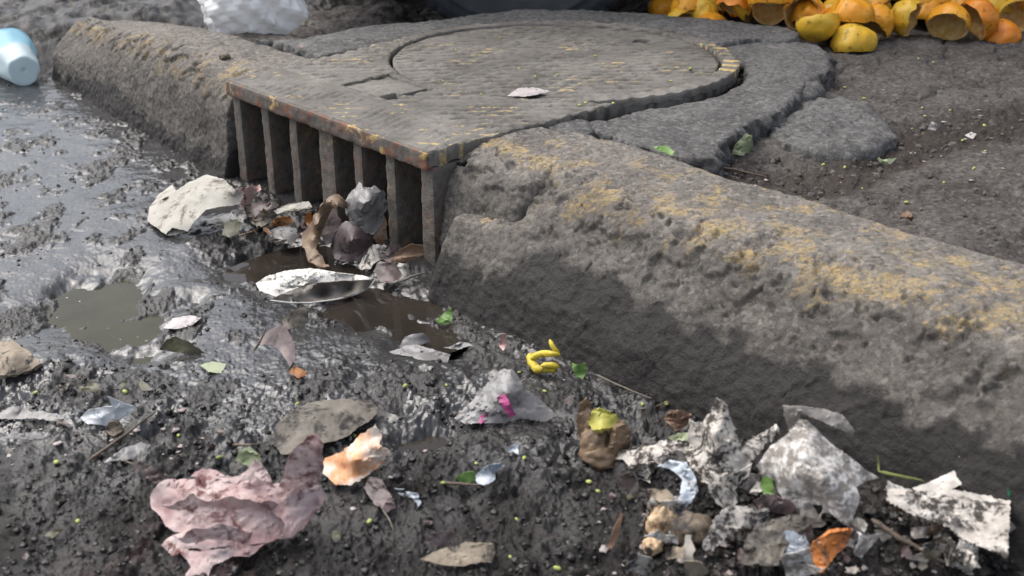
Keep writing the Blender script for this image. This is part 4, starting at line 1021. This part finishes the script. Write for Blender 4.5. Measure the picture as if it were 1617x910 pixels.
# thin cable-like stems along kerb foot
tube('dry_straw', 'long pale straw lying along the wet kerb foot', 'straw', [(940, 592, 1.0), (980, 610, .9), (1030, 630, .8)], .0014, M['barkm'])

def fragment(name, label, cat, group, px, py, r, m, seed, h=1.6, asp=.6, ground=mud):
    r2 = np.random.default_rng(seed); n = r2.integers(6, 10); a = np.sort(r2.uniform(0, 2 * np.pi, n)); th = r2.uniform(0, 3.14)
    tl = r2.uniform(-1, 1) * .5
    o_ = []
    for q in a:
        k = r * r2.uniform(.6, 1.15); u, v_ = k * math.cos(q), k * asp * math.sin(q)
        X, Y = u * math.cos(th) - v_ * math.sin(th), (u * math.sin(th) + v_ * math.cos(th)) * .7
        o_.append((px + X, py + Y, max(.15, h * (.5 + tl * math.cos(q) - .5 * Y / r))))
    sheet(name, label, cat, [o_], m, group, amp=.0028, k=40, seed=seed, ground=ground)
r3 = np.random.default_rng(77)
for i in range(16):
    fragment('dead_leaf', 'small dark rotting leaf fragment in the tangle at the drain mouth', 'leaf', 'leaf fragments at the drain mouth', r3.uniform(390, 640), 345 + r3.uniform(-8, 60) * .8, r3.uniform(10, 20), [M['darkleaf'], M['mauveleaf'], M['barkm'], M['oliveleaf'], M['brownleaf'], M['greyleaf']][i % 6], 600 + i, 2.6)
for i in range(44):
    a = r3.uniform(1000, 1600); b = r3.uniform(722 + (a - 1000) * .09, 900)
    fragment('paper_scrap', 'small ragged soiled paper scrap pressed into the dirt of the heap', 'scrap', 'paper scraps in the trash heap', a, b, r3.uniform(16, 44), [M['whitecard'], M['greytissue'], M['greyleaf'], M['whitecard'], M['brownpaper']][i % 5], 640 + i, 3.4, .75)
for i in range(22):
    a, b = r3.uniform(960, 1610), r3.uniform(740, 900)
    fragment('dead_leaf', 'small dark leaf fragment rotting in the trash heap', 'leaf', 'leaf fragments in the trash heap', a, b, r3.uniform(9, 26), [M['darkleaf'], M['oliveleaf'], M['greycloth'], M['mauveleaf'], M['brownleaf']][i % 5], 690 + i, 2.0)
for i in range(22):
    a, b = r3.uniform(20, 900), r3.uniform(590, 900)
    fragment('dead_leaf', 'small dark leaf fragment pressed into the open mud', 'leaf', 'leaf fragments in the mud', a, b, r3.uniform(7, 17), [M['darkleaf'], M['oliveleaf'], M['darkleaf'], M['mauveleaf'], M['greycloth']][i % 5], 730 + i, .9)
for i in range(8):
    a, b = r3.uniform(0, 1600), r3.uniform(620, 900)
    th = r3.uniform(-.6, .6); L_ = r3.uniform(25, 60)
    tube('dry_twig', 'short dark twig fragment lying loose on the mud', 'twig', [(a, b, .6), (a + L_ * .5, b + L_ * .5 * math.sin(th) + 3, .8), (a + L_ * math.cos(th), b + L_ * math.sin(th), .5)], .0013, M['twig'], group='twig fragments on the mud')

# --- pavement scraps
G_ = dict(ground=pav)
sheet('green_leaf', 'pale green leaf standing in the dirt beside the broken slab', 'leaf', [([(1156, 244, .3), (1160, 230, 1.6), (1178, 210, 3.6), (1188, 214, 3.4), (1189, 236, 1.2), (1172, 246, .3)], ())], M['palegreen'], amp=.0016, k=26, seed=110, **G_)
sheet('green_leaf', 'pale green leaf lying where slab edge meets the kerb', 'leaf', [[(1030, 232, 3.6), (1052, 230, 3.9), (1066, 240, 3.6), (1062, 246, 3.2), (1042, 240, 3.4)]], M['greenleaf'], amp=.001, k=26, seed=111, **G_)
sheet('green_leaf', 'small mint green leaf flat on the dirt right of the stone lump', 'leaf', [[(1382, 246, .3), (1394, 252, .8), (1416, 250, .6), (1406, 260, .3), (1390, 258, .2)]], M['palegreen'], amp=.001, k=26, seed=112, **G_)
sheet('dead_leaf', 'curled brown leaf sitting on the pavement behind the kerb', 'leaf', [([(1420, 348, .2), (1424, 338, 1.2), (1432, 334, 1.4), (1444, 342, 1.2), (1440, 350, .3), (1430, 344, .9)], ())], M['brownleaf'], amp=.002, k=40, seed=113, **G_)
sheet('white_scrap', 'small white paper scrap on the dirt far right', 'scrap', [[(1524, 214, .3), (1534, 208, .9), (1542, 212, .7), (1536, 220, .2)]], M['palescrap'], amp=.001, k=40, seed=114, **G_)
sheet('white_scrap', 'pale crumpled scrap beside the stone lump on the dirt', 'scrap', [[(1464, 204, .3), (1470, 192, 1.4), (1480, 196, 1.2), (1478, 206, .3)]], M['palescrap'], amp=.002, k=50, seed=115, **G_)
tube('dry_twig', 'thin brown twig in the dirt channel behind the kerb', 'twig', [(1118, 262, .6), (1160, 268, .8), (1214, 280, .5)], .0022, M['twig'], ground=pav)
on_cover = lambda x, y: np.full(np.shape(x), FRZ)
sheet('white_scrap', 'thin peeling white scrap stuck on the manhole cover', 'scrap', [[(800, 152, .15), (818, 140, .4), (842, 138, .5), (868, 144, .3), (846, 150, .25), (826, 153, .1)]], M['palescrap'], amp=.0012, k=60, seed=116, ground=on_cover)
sheet('dead_leaf', 'tiny dark leaf on the far kerb top near the bag', 'leaf', [[(466, 74, .2), (474, 67, 1.0), (482, 70, .8), (478, 76, .2)]], M['darkleaf'], amp=.001, k=60, seed=117, ground=on_cover)
c = [float(q) for q in W(355, 90, .172)]
V, F = lump(c, (.010, .009, .007), 118, 14, .3, 2); tag(obj('pebble', V, F, M['stone']), 'dark pebble on the far kerb top', 'pebble')

# ------------------------------------------------------------------ bag and cup
bag = empty('plastic_bag', tuple(float(q) for q in Wm(392, 52, 0, pav)))
tag(bag, 'full white plastic bag behind the far kerb', 'bag')
bx, by, bz = [float(q) for q in Wm(392, 50, 0, pav)]
V, F = lump((bx, by + .05, .135 + .055), (.112, .085, .082), 130, 90, .10, 1.2, fold=.15)
V[:, 2] = np.maximum(V[:, 2], .10)
BAGM = litter('bag_film', (.93, .93, .93), (.90, .90, .90), 12, .38, .22, (.35, .12, .08), .2, .30, spec=.55)
obj('body', V, F, BAGM, bag)
V, F = lump((bx - .04, by + .06, .29), (.03, .025, .05), 131, 30, .3, 2, fold=.2)
obj('knot', V, F, BAGM, bag)
def cupm():
    m, nt, b = mat('blue_translucent_plastic'); v = coords(nt)
    g = nd(nt, 'ShaderNodeSeparateXYZ', Vector=v).outputs[2]
    q = mth(nt, 'ADD', g, mth(nt, 'MULTIPLY', noise(nt, v, 30, 3), .03))
    c = mix(nt, ramp(nt, q, [(.080, 0), (.095, 1)]), (.78, .87, .90), (.45, .76, .88)); setc(nt, b, c)
    b.inputs['Roughness'].default_value = .3; b.inputs['Alpha'].default_value = .72
    tr = nd(nt, 'ShaderNodeBsdfTranslucent', Color=c); ms = nd(nt, 'ShaderNodeMixShader', Fac=.4)
    nt.links.new(b.outputs[0], ms.inputs[1]); nt.links.new(tr.outputs[0], ms.inputs[2])
    nt.links.new(ms.outputs[0], nt.nodes['Material Output'].inputs[0])
    return m
def revolve(prof, n=48, crush=0.0, seed=0):
    prof = np.array(prof); a = np.linspace(0, 2 * np.pi, n, endpoint=False)
    x = prof[:, 0][:, None] * np.cos(a); y = prof[:, 0][:, None] * np.sin(a); z = np.broadcast_to(prof[:, 1][:, None], x.shape)
    if crush:
        k = 1 + crush * fbm(np.cos(a)[None] + 0 * x, np.sin(a)[None] + 0 * x, z * 12, 1, 2, seed)
        x, y = x * k, y * k
    return np.stack([x, y, z], -1).reshape(-1, 3), grid_faces(len(prof), n, wrap_v=True)
base = Vector([float(q) for q in W(38, 112, .036)]); mouth = Vector([float(q) for q in W(-34, 36, .066)])
axis = (mouth - base).normalized()
cup = empty('plastic_cup', base); cup.rotation_mode = 'QUATERNION'; cup.rotation_quaternion = axis.to_track_quat('Z', 'Y')
tag(cup, 'pale blue translucent plastic cup lying on the road at left edge', 'cup')
CUP = cupm()
pr = [(.0005, .002), (.012, .0015), (.026, .001), (.031, 0), (.0335, .003)] + [(.0335 + .026 * k, .003 + .140 * k) for k in np.linspace(.05, 1, 22)]
V, F = revolve(pr, 56, .13, 3)
o = link('wall', mesh_np('wall', V, F), CUP, cup); o.modifiers.new('thickness', 'SOLIDIFY').thickness = .0008
V, F = revolve([(.0595 + .002 * math.cos(q), .143 + .002 * math.sin(q)) for q in np.linspace(0, 2 * np.pi, 9)], 56, .13, 3)
link('rim', mesh_np('rim', V, F), CUP, cup)

# ------------------------------------------------------------------ parked car
RUB = plain('tyre_rubber', (.030, .035, .040), .62, .4, .3, 25, .4)
PAINT = plain('dark_car_paint', (.03, .034, .042), .3, .5, .1, 8, 0)
TRIM = plain('black_plastic_trim', (.015, .015, .016), .6, .4, .2, 40, .2)
GLASSM = plain('dark_window_glass', (.01, .012, .014), .05, .6, .1, 3, 0)
ALLOY = plain('grey_alloy', (.35, .35, .36), .35, .5, .1, 20, .1, metal=.8)
car = empty('parked_car', (.03, 2.72, .02))
tag(car, 'dark parked car with its tyre behind the manhole slab', 'car')
def wheel(x, y, zc, r, yaw):
    w = empty('wheel', (0, 0, 0)); w.parent = car; w.location = (x - .03, y - 2.72, zc - .02); w.rotation_euler = (0, 0, yaw)
    # profile of the tyre: axle along local y
    prof = [(.60, -.085), (.66, -.10), (.78, -.108), (.88, -.106), (.94, -.098), (.975, -.085), (.995, -.06), (1.0, -.03), (1.0, 0), (1.0, .03), (.995, .06), (.975, .085), (.94, .098), (.88, .106), (.78, .108), (.66, .10), (.60, .085)]
    L = np.linspace(0, 16, 120); pr = np.stack([np.interp(L, range(17), [p[0] * r for p in prof]), np.interp(L, range(17), [p[1] for p in prof])], 1)
    n = 420; a = np.linspace(0, 2 * np.pi, n, endpoint=False)
    Rr = np.broadcast_to(pr[:, 0][:, None], (len(pr), n)).copy(); Y = np.broadcast_to(pr[:, 1][:, None], (len(pr), n)); A = np.broadcast_to(a[None], Rr.shape)
    tread = sstep(.965 * r, .985 * r, Rr)
    g = ((np.abs(Y) > .018) & (np.abs(Y) < .026)) | ((np.abs(Y) > .052) & (np.abs(Y) < .060)) | (((A * 34 / np.pi + np.abs(Y) * 14) % 1 < .16) & (np.abs(Y) > .024))
    Rr -= .006 * g * tread
    sh = sstep(.90 * r, .93 * r, Rr) * (1 - tread)
    Rr -= .004 * sh * ((A * 34 / np.pi) % 1 < .3)
    Yb = Y + np.sign(Y) * .002 * (np.abs(Rr - .80 * r) < .004)
    V = np.stack([Rr * np.cos(A), Yb, Rr * np.sin(A)], -1).reshape(-1, 3)
    link('tyre', mesh_np('tyre', V, grid_faces(len(pr), n, wrap_v=True)), RUB, w)
    pr = [(.61 * r, -.08), (.59 * r, -.085), (.56 * r, -.06), (.50 * r, -.055), (.20 * r, -.075), (.08 * r, -.085), (.001, -.085)]
    a = np.linspace(0, 2 * np.pi, 80, endpoint=False); P_ = np.array(pr)
    dep = P_[:, 1][:, None] + .03 * (np.sin(a * 5)[None] > .35) * ((P_[:, 0] > .15 * r) & (P_[:, 0] < .53 * r))[:, None]
    V = np.stack([P_[:, 0][:, None] * np.cos(a), dep, P_[:, 0][:, None] * np.sin(a)], -1).reshape(-1, 3)
    link('rim', mesh_np('rim', V, grid_faces(len(pr), 80, wrap_v=True)), ALLOY, w)
wheel(.03, 2.73, .062 + .335, .335, R(-16)); wheel(2.58, 2.74, .062 + .335, .335, 0)
wheel(.03, 4.22, .062 + .335, .335, R(-16)); wheel(2.58, 4.22, .062 + .335, .335, 0)
# body: side profile with wheel arches, cross-section leaning in above the belt line
def car_body():
    xs = np.linspace(-.52, 3.35, 260); V = []
    ny = 41; yy = np.linspace(-1, 1, ny)
    top = np.interp(xs, [-.52, -.45, -.3, .3, .55, 1.25, 1.6, 2.4, 2.9, 3.25, 3.35], [.62, .74, .86, .95, .98, 1.42, 1.48, 1.45, 1.18, 1.02, .75])
    rows = []
    for x, zt in zip(xs, top):
        zb = .27 + .10 * max(0, (abs(x - 1.28) - 1.75) / .33)
        for cx in (.03, 2.58):
            d = abs(x - cx)
            if d < .41: zb = max(zb, .40 + math.sqrt(.41 ** 2 - d * d) * .92)
        hw = .86 - .16 * max(0, (abs(x - 1.28) - 1.5) / .58) ** 2
        belt = min(.92, zt - .02)
        sec = []
        for k in np.linspace(0, 1, 22):
            z = zb + (zt - zb) * k
            w = hw * (1 - .05 * (1 - k) ** 2)
            if z > belt: w = hw - (z - belt) * .42
            sec.append((w, z))
        sec += [((hw - max(0, zt - belt) * .42) * q, zt + .03 * (1 - q * q)) for q in np.linspace(.92, 0, 8)]
        rows.append(sec)
    A = np.array(rows); nS = A.shape[1]
    full = np.concatenate([np.concatenate([-A[..., :1], A[..., 1:]], -1), np.concatenate([A[..., :1], A[..., 1:]], -1)[:, ::-1]], 1)
    V = np.stack([np.broadcast_to(xs[:, None], full.shape[:2]), 3.38 + full[..., 0] * .98, full[..., 1]], -1)
    F = grid_faces(len(xs), full.shape[1], wrap_v=True)
    n = full.shape[1]
    F2 = F[:, ::-1]
    return V.reshape(-1, 3), F2, n, len(xs)
V, F, n, nx = car_body()
caps = []
V2 = np.vstack([V, V[:n].mean(0), V[-n:].mean(0)])
q = len(V)
tri = [(i, (i + 1) % n, q, q) for i in range(n)] + [(q - n + (i + 1) % n, q - n + i, q + 1, q + 1) for i in range(n)]
me_faces = [tuple(f) for f in F.tolist()] + [t[:3] for t in tri]
me = bpy.data.meshes.new('body'); me.from_pydata((V2 - np.array(car.location)).tolist(), [], me_faces); me.update()
for p in me.polygons: p.use_smooth = True
link('body', me, PAINT, car)
def quadstrip(name, pts, m):
    V = np.array(pts); nn = len(V) // 2
    F = [(i, i + 1, nn + i + 1, nn + i) for i in range(nn - 1)]
    o = obj(name, V, np.array(F), m, car, smooth=False); o.modifiers.new('thickness', 'SOLIDIFY').thickness = .006
for x0, x1, x2, x3 in ((.95, 1.62, 1.30, 1.62), (1.68, 2.50, 1.68, 2.36)):
    y = lambda z: 3.38 - .98 * (.86 - (z - .92) * .42) - .006
    quadstrip('side_window', [(x0, y(.95), .95), (x1, y(.95), .95), (x2, y(1.36), 1.36), (x3, y(1.36), 1.36)], GLASSM)
quadstrip('sill', [(.47, 2.532, .22), (2.14, 2.532, .22), (.47, 2.526, .33), (2.14, 2.526, .33)], TRIM)

# ------------------------------------------------------------------ squeezed orange halves
def skinm(name, c, c2, sp):
    m, nt, b = mat(name); v = coords(nt)
    f = noise(nt, v, 26, 4, .6)
    cc = mix(nt, ramp(nt, f, [(.35, 0), (.65, 1)]), c, c2)
    cc = mix(nt, ramp(nt, noise(nt, v, 60, 4, .6), [(.57, 0), (.68, .8)]), cc, tuple(q * .30 for q in c)); setc(nt, b, cc)
    b.inputs['Roughness'].default_value = .42; b.inputs['Specular IOR Level'].default_value = sp
    bump(nt, b, noise(nt, v, 520, 2, .5), .35, .0012)
    return m
PEELS = [skinm('orange_skin', (.70, .27, .012), (.80, .38, .03), .5), skinm('yellow_orange_skin', (.72, .40, .02), (.64, .42, .05), .5), skinm('deep_orange_skin', (.64, .19, .012), (.72, .26, .02), .5)]
PITHM = litter('orange_pith', (.62, .36, .09), (.72, .52, .24), 70, .55, .34, (.55, .24, .03), .5, .15)
def half_meshes(seed, rr=1.0):
    n, k = 44, 18
    a = np.linspace(0, 2 * np.pi, n, endpoint=False)
    def shell(r, b0, b1, kk):
        b = np.linspace(b0, b1, kk); A, B = np.meshgrid(a, b, indexing='ij')
        d = np.stack([np.cos(A) * np.cos(B), np.sin(A) * np.cos(B), np.sin(B)], -1).reshape(-1, 3)
        sq = 1 + .10 * fbm(d[:, 0], d[:, 1], d[:, 2], .9, 2, seed) + .008 * fbm(d[:, 0], d[:, 1], d[:, 2], .12, 2, seed + 1)
        V = d * (r * sq)[:, None]
        V[:, 2] *= .92
        V[:, 2] += .006 * fbm(np.cos(A).ravel(), np.sin(A).ravel(), 0 * A.ravel(), .6, 2, seed + 2) * np.cos(B).ravel()
        V[:, 0] *= 1 + .10 * math.sin(seed); return V, grid_faces(n, kk, wrap_u=True)
    # bowl opening up (+z), bottom at -z
    out = shell(.041 * rr, -np.pi / 2 + .02, .30, k)
    inn = shell(.0365 * rr, -np.pi / 2 + .02, .30, k)
    Vo, Fo = out; Vi, Fi = inn
    ribs_ = np.sin(np.arctan2(Vi[:, 1], Vi[:, 0]) * 10)
    Vi = Vi * (1 - .03 * ribs_ * np.clip(np.hypot(Vi[:, 0], Vi[:, 1]) / .03, 0, 1))[:, None]
    lip = grid_faces(2, n, wrap_v=True)
    top_o = np.arange(n) * k + k - 1
    Vl = np.vstack([Vo[top_o], Vi[np.arange(n) * k + k - 1]])
    V, F = join([(Vi, Fi[:, ::-1]), (Vl, lip)])
    return mesh_np('peel', Vo, Fo), mesh_np('pith', V, F)
PROT = [half_meshes(s_, r_) for s_, r_ in ((1, 1.0), (2, 1.05), (3, .96), (5, 1.0))]
OG = 'squeezed orange halves heaped under the car'
def orange(px, py, lift, tilt, yaw, v=0, pm=0, label=None, sc_=1.0, pos=None):
    """py = lowest visible row; tilt 0 bowl up, 180 dome up, 90 open towards the viewer"""
    if pos is None:
        x, y, z = [float(q) for q in Wm(px, py, lift, pav)]
        y += .025
    else: x, y, z = pos
    ti = R(tilt)
    rad = .041 * sc_
    up = rad * (abs(math.cos(ti)) * (.92 if tilt < 90 else .26) + abs(math.sin(ti)) * .95)
    o = empty('orange_half', (x, y, z + up)); o.rotation_euler = Euler((ti, 0, R(yaw)), 'XYZ'); o.scale = (sc_,) * 3
    pe, pi_ = PROT[v % 4]
    a = bpy.data.objects.new('peel', pe.copy() if len(pe.materials) else pe); col.objects.link(a); a.parent = o
    a.data.materials.clear(); a.data.materials.append(PEELS[pm % 3])
    b = bpy.data.objects.new('pith', pi_); col.objects.link(b); b.parent = o
    if not pi_.materials: pi_.materials.append(PITHM)
    tag(o, label or 'squeezed orange half in the dark heap under the car', 'orange', OG)
    return o
L = [  # px, bottom row, lift, tilt, yaw, variant, peel, label
    (1351, 82, 0, 178, 30, 1, 1, 'split yellow orange half dome down nearest the viewer on the pavement'),
    (1292, 79, 0, 22, 200, 0, 1, 'yellow orange half lying cut side up like a bowl beside the slab tip'),
    (1268, 54, .01, 98, -12, 2, 0, 'orange half with pale hollow inside facing out just above the slab tip'),
    (1280, 46, .02, 165, 0, 3, 0, 'orange dome directly behind the pale hollow half'),
    (1216, 42, .01, 95, 8, 0, 0, 'small orange half with pith facing out behind the back slab edge'),
    (1190, 36, .02, 120, 60, 1, 1, 'tilted orange half left of the small pith facing half'),
    (1112, 36, .01, 172, 0, 2, 2, 'deep orange dome peeping over the back slab left of the heap'),
    (1162, 33, .035, 150, -40, 3, 2, 'deep reddish orange half tipped between domes behind the back slab'),
    (1322, 62, .005, 160, 20, 0, 2, 'orange dome wedged behind the split yellow half'),
    (1348, 44, .035, 170, 0, 1, 0, 'orange dome topping the heap behind the split yellow half'),
    (1385, 64, .005, 140, -70, 2, 0, 'orange half leaning right behind the split yellow half'),
    (1436, 62, 0, 105, 55, 3, 1, 'brownish half turned sideways left of the wide cut half'),
    (1500, 69, .0, 128, -30, 0, 0, 'wide squashed orange half with ragged cut rim'),
    (1545, 62, .004, 120, -80, 1, 2, 'orange half standing on edge right of the wide squashed half'),
    (1586, 73, 0, 176, 0, 2, 2, 'reddish dome lying alone near the right end of the heap'),
    (1076, 32, .005, 160, 30, 0, 0, 'leftmost dull orange half next to the dark tyre'),
    (1218, 16, .06, 168, 0, 1, 0, 'orange dome high in the heap behind the pith facing half'),
]
for q in L: orange(*q[:7], label=q[7])
rr = np.random.default_rng(31)
for i in range(130):
    x = rr.uniform(.34, 1.40); k = rr.uniform(0, 1) ** 1.3
    y = 2.455 + .05 * math.sin(x * 9) + .08 * (x < .62) + .42 * k
    z = float(pav(x, y)) + .002 + .17 * k * (1 - .2 * abs(x - .9)) + rr.uniform(-.01, .02)
    orange(0, 0, 0, rr.choice([178, 172, 165, 160, 150, 140, 125, 105]), rr.uniform(-180, 180), i, int(rr.integers(0, 3)), pos=(x, y, z), sc_=rr.uniform(.78, .95))

# ------------------------------------------------------------------ seeds, crumbs, grit
SEEDM = litter('lime_seed', (.30, .36, .09), (.42, .45, .15), 90, .5, .34, (.2, .2, .05), .2)
V, F = lump((0, 0, .0010), (.0030, .0020, .0016), 401, 12, .12, 1.5)
seed_me = mesh_np('seed', V, F); seed_me.materials.append(SEEDM)
def seeds(pts, ground, label, group):
    for i, (a, b) in enumerate(pts):
        x, y, z = [float(q) for q in Wm(a, b, 0, ground)]
        o = bpy.data.objects.new('seed', seed_me); col.objects.link(o)
        o.location = (x, y, z + .0008); o.rotation_euler = (rr.uniform(-.3, .3), rr.uniform(-.3, .3), rr.uniform(0, 6)); k = rr.uniform(.75, 1.35); o.scale = (k, k * rr.uniform(.8, 1.1), k)
        tag(o, label, 'seed', group)
pts = [(282, 690), (57, 622), (584, 826), (816, 822), (806, 882), (828, 726), (752, 734), (930, 764), (944, 778), (700, 765), (198, 621), (640, 612), (860, 620), (1000, 600), (1014, 640), (560, 690), (470, 640), (346, 725), (124, 826), (1052, 640), (820, 590), (705, 610), (760, 870), (880, 900)]
pts += [(float(rr.uniform(30, 1000)), float(rr.uniform(600, 890))) for _ in range(2)]
seeds(pts, mud, 'small lime green seed lying on the dark mud', 'lime green seeds on the mud')
pts = [(1474, 100), (1450, 94), (1190, 165), (1160, 130), (1130, 190), (1440, 205), (1460, 185), (1500, 176), (1554, 200), (1556, 240), (1520, 224), (1538, 268), (1490, 290), (1240, 262), (1300, 262), (1340, 232), (1360, 300)]
pts += [(float(rr.uniform(1280, 1600)), float(rr.uniform(110, 330))) for _ in range(8)]
seeds(pts, pav, 'small lime green seed scattered on the pavement dirt', 'lime green seeds on the pavement')
pts = [(925, 165), (935, 160), (915, 168), (968, 165), (1010, 150), (790, 62), (720, 80), (880, 120), (940, 90), (700, 130), (820, 110), (845, 122), (760, 150), (1060, 130), (1090, 110)]
seeds(pts, on_cover, 'small lime green seed on the manhole cover and slab', 'lime green seeds on the cover')

def scatter(name, pts, rad, m, ground, seed, label=None, flat=.7, sub=6):
    """many irregular crumbs in one mesh: nobody could count them"""
    r2 = np.random.default_rng(seed); Vs, Fs, n = [], [], 0
    protos = []
    for i in range(10):
        V, F = lump((0, 0, 0), (1, 1, flat), 500 + i + seed, sub, .75, 2.1); protos.append((V, F))
    x, y = pts; z = ground(x, y); 
    for i in range(len(x)):
        V, F = protos[i % 10]; k = rad(r2); th = r2.uniform(0, 6.28); c, s = math.cos(th), math.sin(th)
        Q = V * k * np.array([1, r2.uniform(.6, 1), r2.uniform(.6, 1.1)])
        Vs.append(np.stack([Q[:, 0] * c - Q[:, 1] * s + x[i], Q[:, 0] * s + Q[:, 1] * c + y[i], Q[:, 2] + z[i] + k * (.15 if sub == 4 else -.18)], 1)); Fs.append(F + n); n += len(V)
    o = obj(name, np.vstack(Vs), np.vstack(Fs), m, rebase=False)
    tag(o, label, kind='stuff'); return o
def rand_px(n, x0, x1, y0, y1, ground, seed, keepf=None):
    r2 = np.random.default_rng(seed)
    a = r2.uniform(x0, x1, n); b = r2.uniform(y0, y1, n)
    x, y, _ = Wm(a, b, 0, ground)
    if keepf is not None:
        k = keepf(x, y); x, y = x[k], y[k]
    return x, y
CRUMB = plain('mud_crumb', (.018, .016, .0145), .45, .5, .5, 60, .5)
MUDC = plain('wet_crumb', (.017, .015, .0135), .34, .5, .5, 60, .6)
def kp(x, y):
    s, t = st(x, y); return (t < -.004) & (mud(x, y) > -.009) & (fbm(x, y, 0, .09, 2, 77) + .6 * clodw(x, y) > .0)
scatter('mud_crumbs', rand_px(5200, -20, 1640, 470, 920, mud, 1, kp), lambda r: .0010 + .0040 * r.random() ** 3, MUDC, mud, 1, sub=8)
scatter('mud_crumbs', rand_px(420, -20, 420, 120, 460, mud, 2, kp), lambda r: .0012 + .004 * r.random() ** 3, CRUMB, mud, 2)
x_, y_ = rand_px(16, 90, 240, 420, 550, mud, 12, lambda x, y: mud(x, y) < -.019)
if len(x_): scatter('foam_flecks', (x_, y_), lambda r: .001 + .002 * r.random(), plain('foam', (.5, .5, .46), .5), lambda x, y: np.full(np.shape(x), -.0150), 9, flat=.2)
GRIT = plain('grey_grit', (.10, .09, .08), .85, .3, .6, 30, .5)
def kpv(x, y):
    s, t = st(x, y); r_ = np.random.default_rng(5).random(np.shape(x)); return (t > .30) & ((s > .1) | (t > 1.0)) & (r_ < .25 + .75 * soilband(x, y))
scatter('grit', rand_px(3600, 1080, 1640, 70, 400, pav, 3, kpv), lambda r: .0012 + .0050 * r.random() ** 4, GRIT, pav, 3)
PALE = litter('pale_flecks', (.42, .38, .36), (.28, .22, .21), 30, .6, .36)
def kf(x, y):
    s, t = st(x, y); return t < -.01
scatter('paper_flecks', (lambda a, b: (np.concatenate([a[0], b[0]]), np.concatenate([a[1], b[1]])))(rand_px(90, 900, 1560, 790, 915, mud, 4, kf), rand_px(36, 0, 320, 640, 740, mud, 5, kf)), lambda r: .0018 + .0045 * r.random() ** 2, PALE, mud, 4, flat=.12, sub=4)
scatter('paper_flecks', rand_px(26, 300, 1300, 560, 900, mud, 8, kf), lambda r: .0012 + .0025 * r.random() ** 2, PALE, mud, 8, flat=.12, sub=4)
scatter('dirt_flecks', rand_px(150, 1100, 1600, 100, 330, pav, 6, kpv), lambda r: .0015 + .004 * r.random() ** 2, PALE, pav, 6, flat=.12, sub=4)
# dark earth heaped among the trash
HEAP = plain('trash_heap_soil', (.03, .025, .022), .55, .4, .5, 40, .6)
def kh(x, y):
    s, t = st(x, y); return (t < .0)
scatter('soil_clods', rand_px(420, 1000, 1630, 740, 915, mud, 7, kh), lambda r: .002 + .006 * r.random() ** 2, HEAP, mud, 7, sub=10)

# ------------------------------------------------------------------ camera, light, world
cam = bpy.data.cameras.new('camera'); co = bpy.data.objects.new('camera', cam); col.objects.link(co)
co.location = (0, 0, CAMZ); co.rotation_euler = (math.pi / 2 - PITCH, 0, 0)
cam.sensor_width = 36; cam.lens = FPX / 1617 * 36; cam.clip_end = 300; cam.clip_start = .02
cam.dof.use_dof = True; cam.dof.focus_distance = 1.62; cam.dof.aperture_fstop = 8.0
sc.camera = co
SUN_EL, SUN_ROT = R(58), R(-60)
sun = bpy.data.lights.new('sun', 'SUN'); so = bpy.data.objects.new('sun', sun); col.objects.link(so)
sun.energy = 1.5; sun.angle = R(70); sun.color = (1.0, .96, .9)
# sun_rotation is measured from +Y towards +X
d = Vector((math.sin(SUN_ROT) * math.cos(SUN_EL), math.cos(SUN_ROT) * math.cos(SUN_EL), math.sin(SUN_EL)))
so.rotation_euler = d.to_track_quat('Z', 'Y').to_euler(); so.location = (0, 0, 4)
w = bpy.data.worlds.new('World'); sc.world = w; w.use_nodes = True
nt = w.node_tree; bg = nt.nodes['Background']
sky = nt.nodes.new('ShaderNodeTexSky'); sky.sky_type = 'NISHITA'; sky.sun_disc = False
sky.sun_elevation = SUN_EL; sky.sun_rotation = SUN_ROT; sky.air_density = 1.0; sky.dust_density = 4.0
hs = nt.nodes.new('ShaderNodeHueSaturation'); hs.inputs['Saturation'].default_value = .52
nt.links.new(sky.outputs[0], hs.inputs['Color']); nt.links.new(hs.outputs[0], bg.inputs[0]); bg.inputs[1].default_value = .13
sc.view_settings.view_transform = 'Standard'; sc.view_settings.look = 'None'; sc.view_settings.exposure = 0.9; sc.view_settings.gamma = 1
sc.render.engine = 'CYCLES'; sc.cycles.use_denoising = True
sc.cycles.max_bounces = 6; sc.cycles.diffuse_bounces = 3; sc.cycles.glossy_bounces = 3
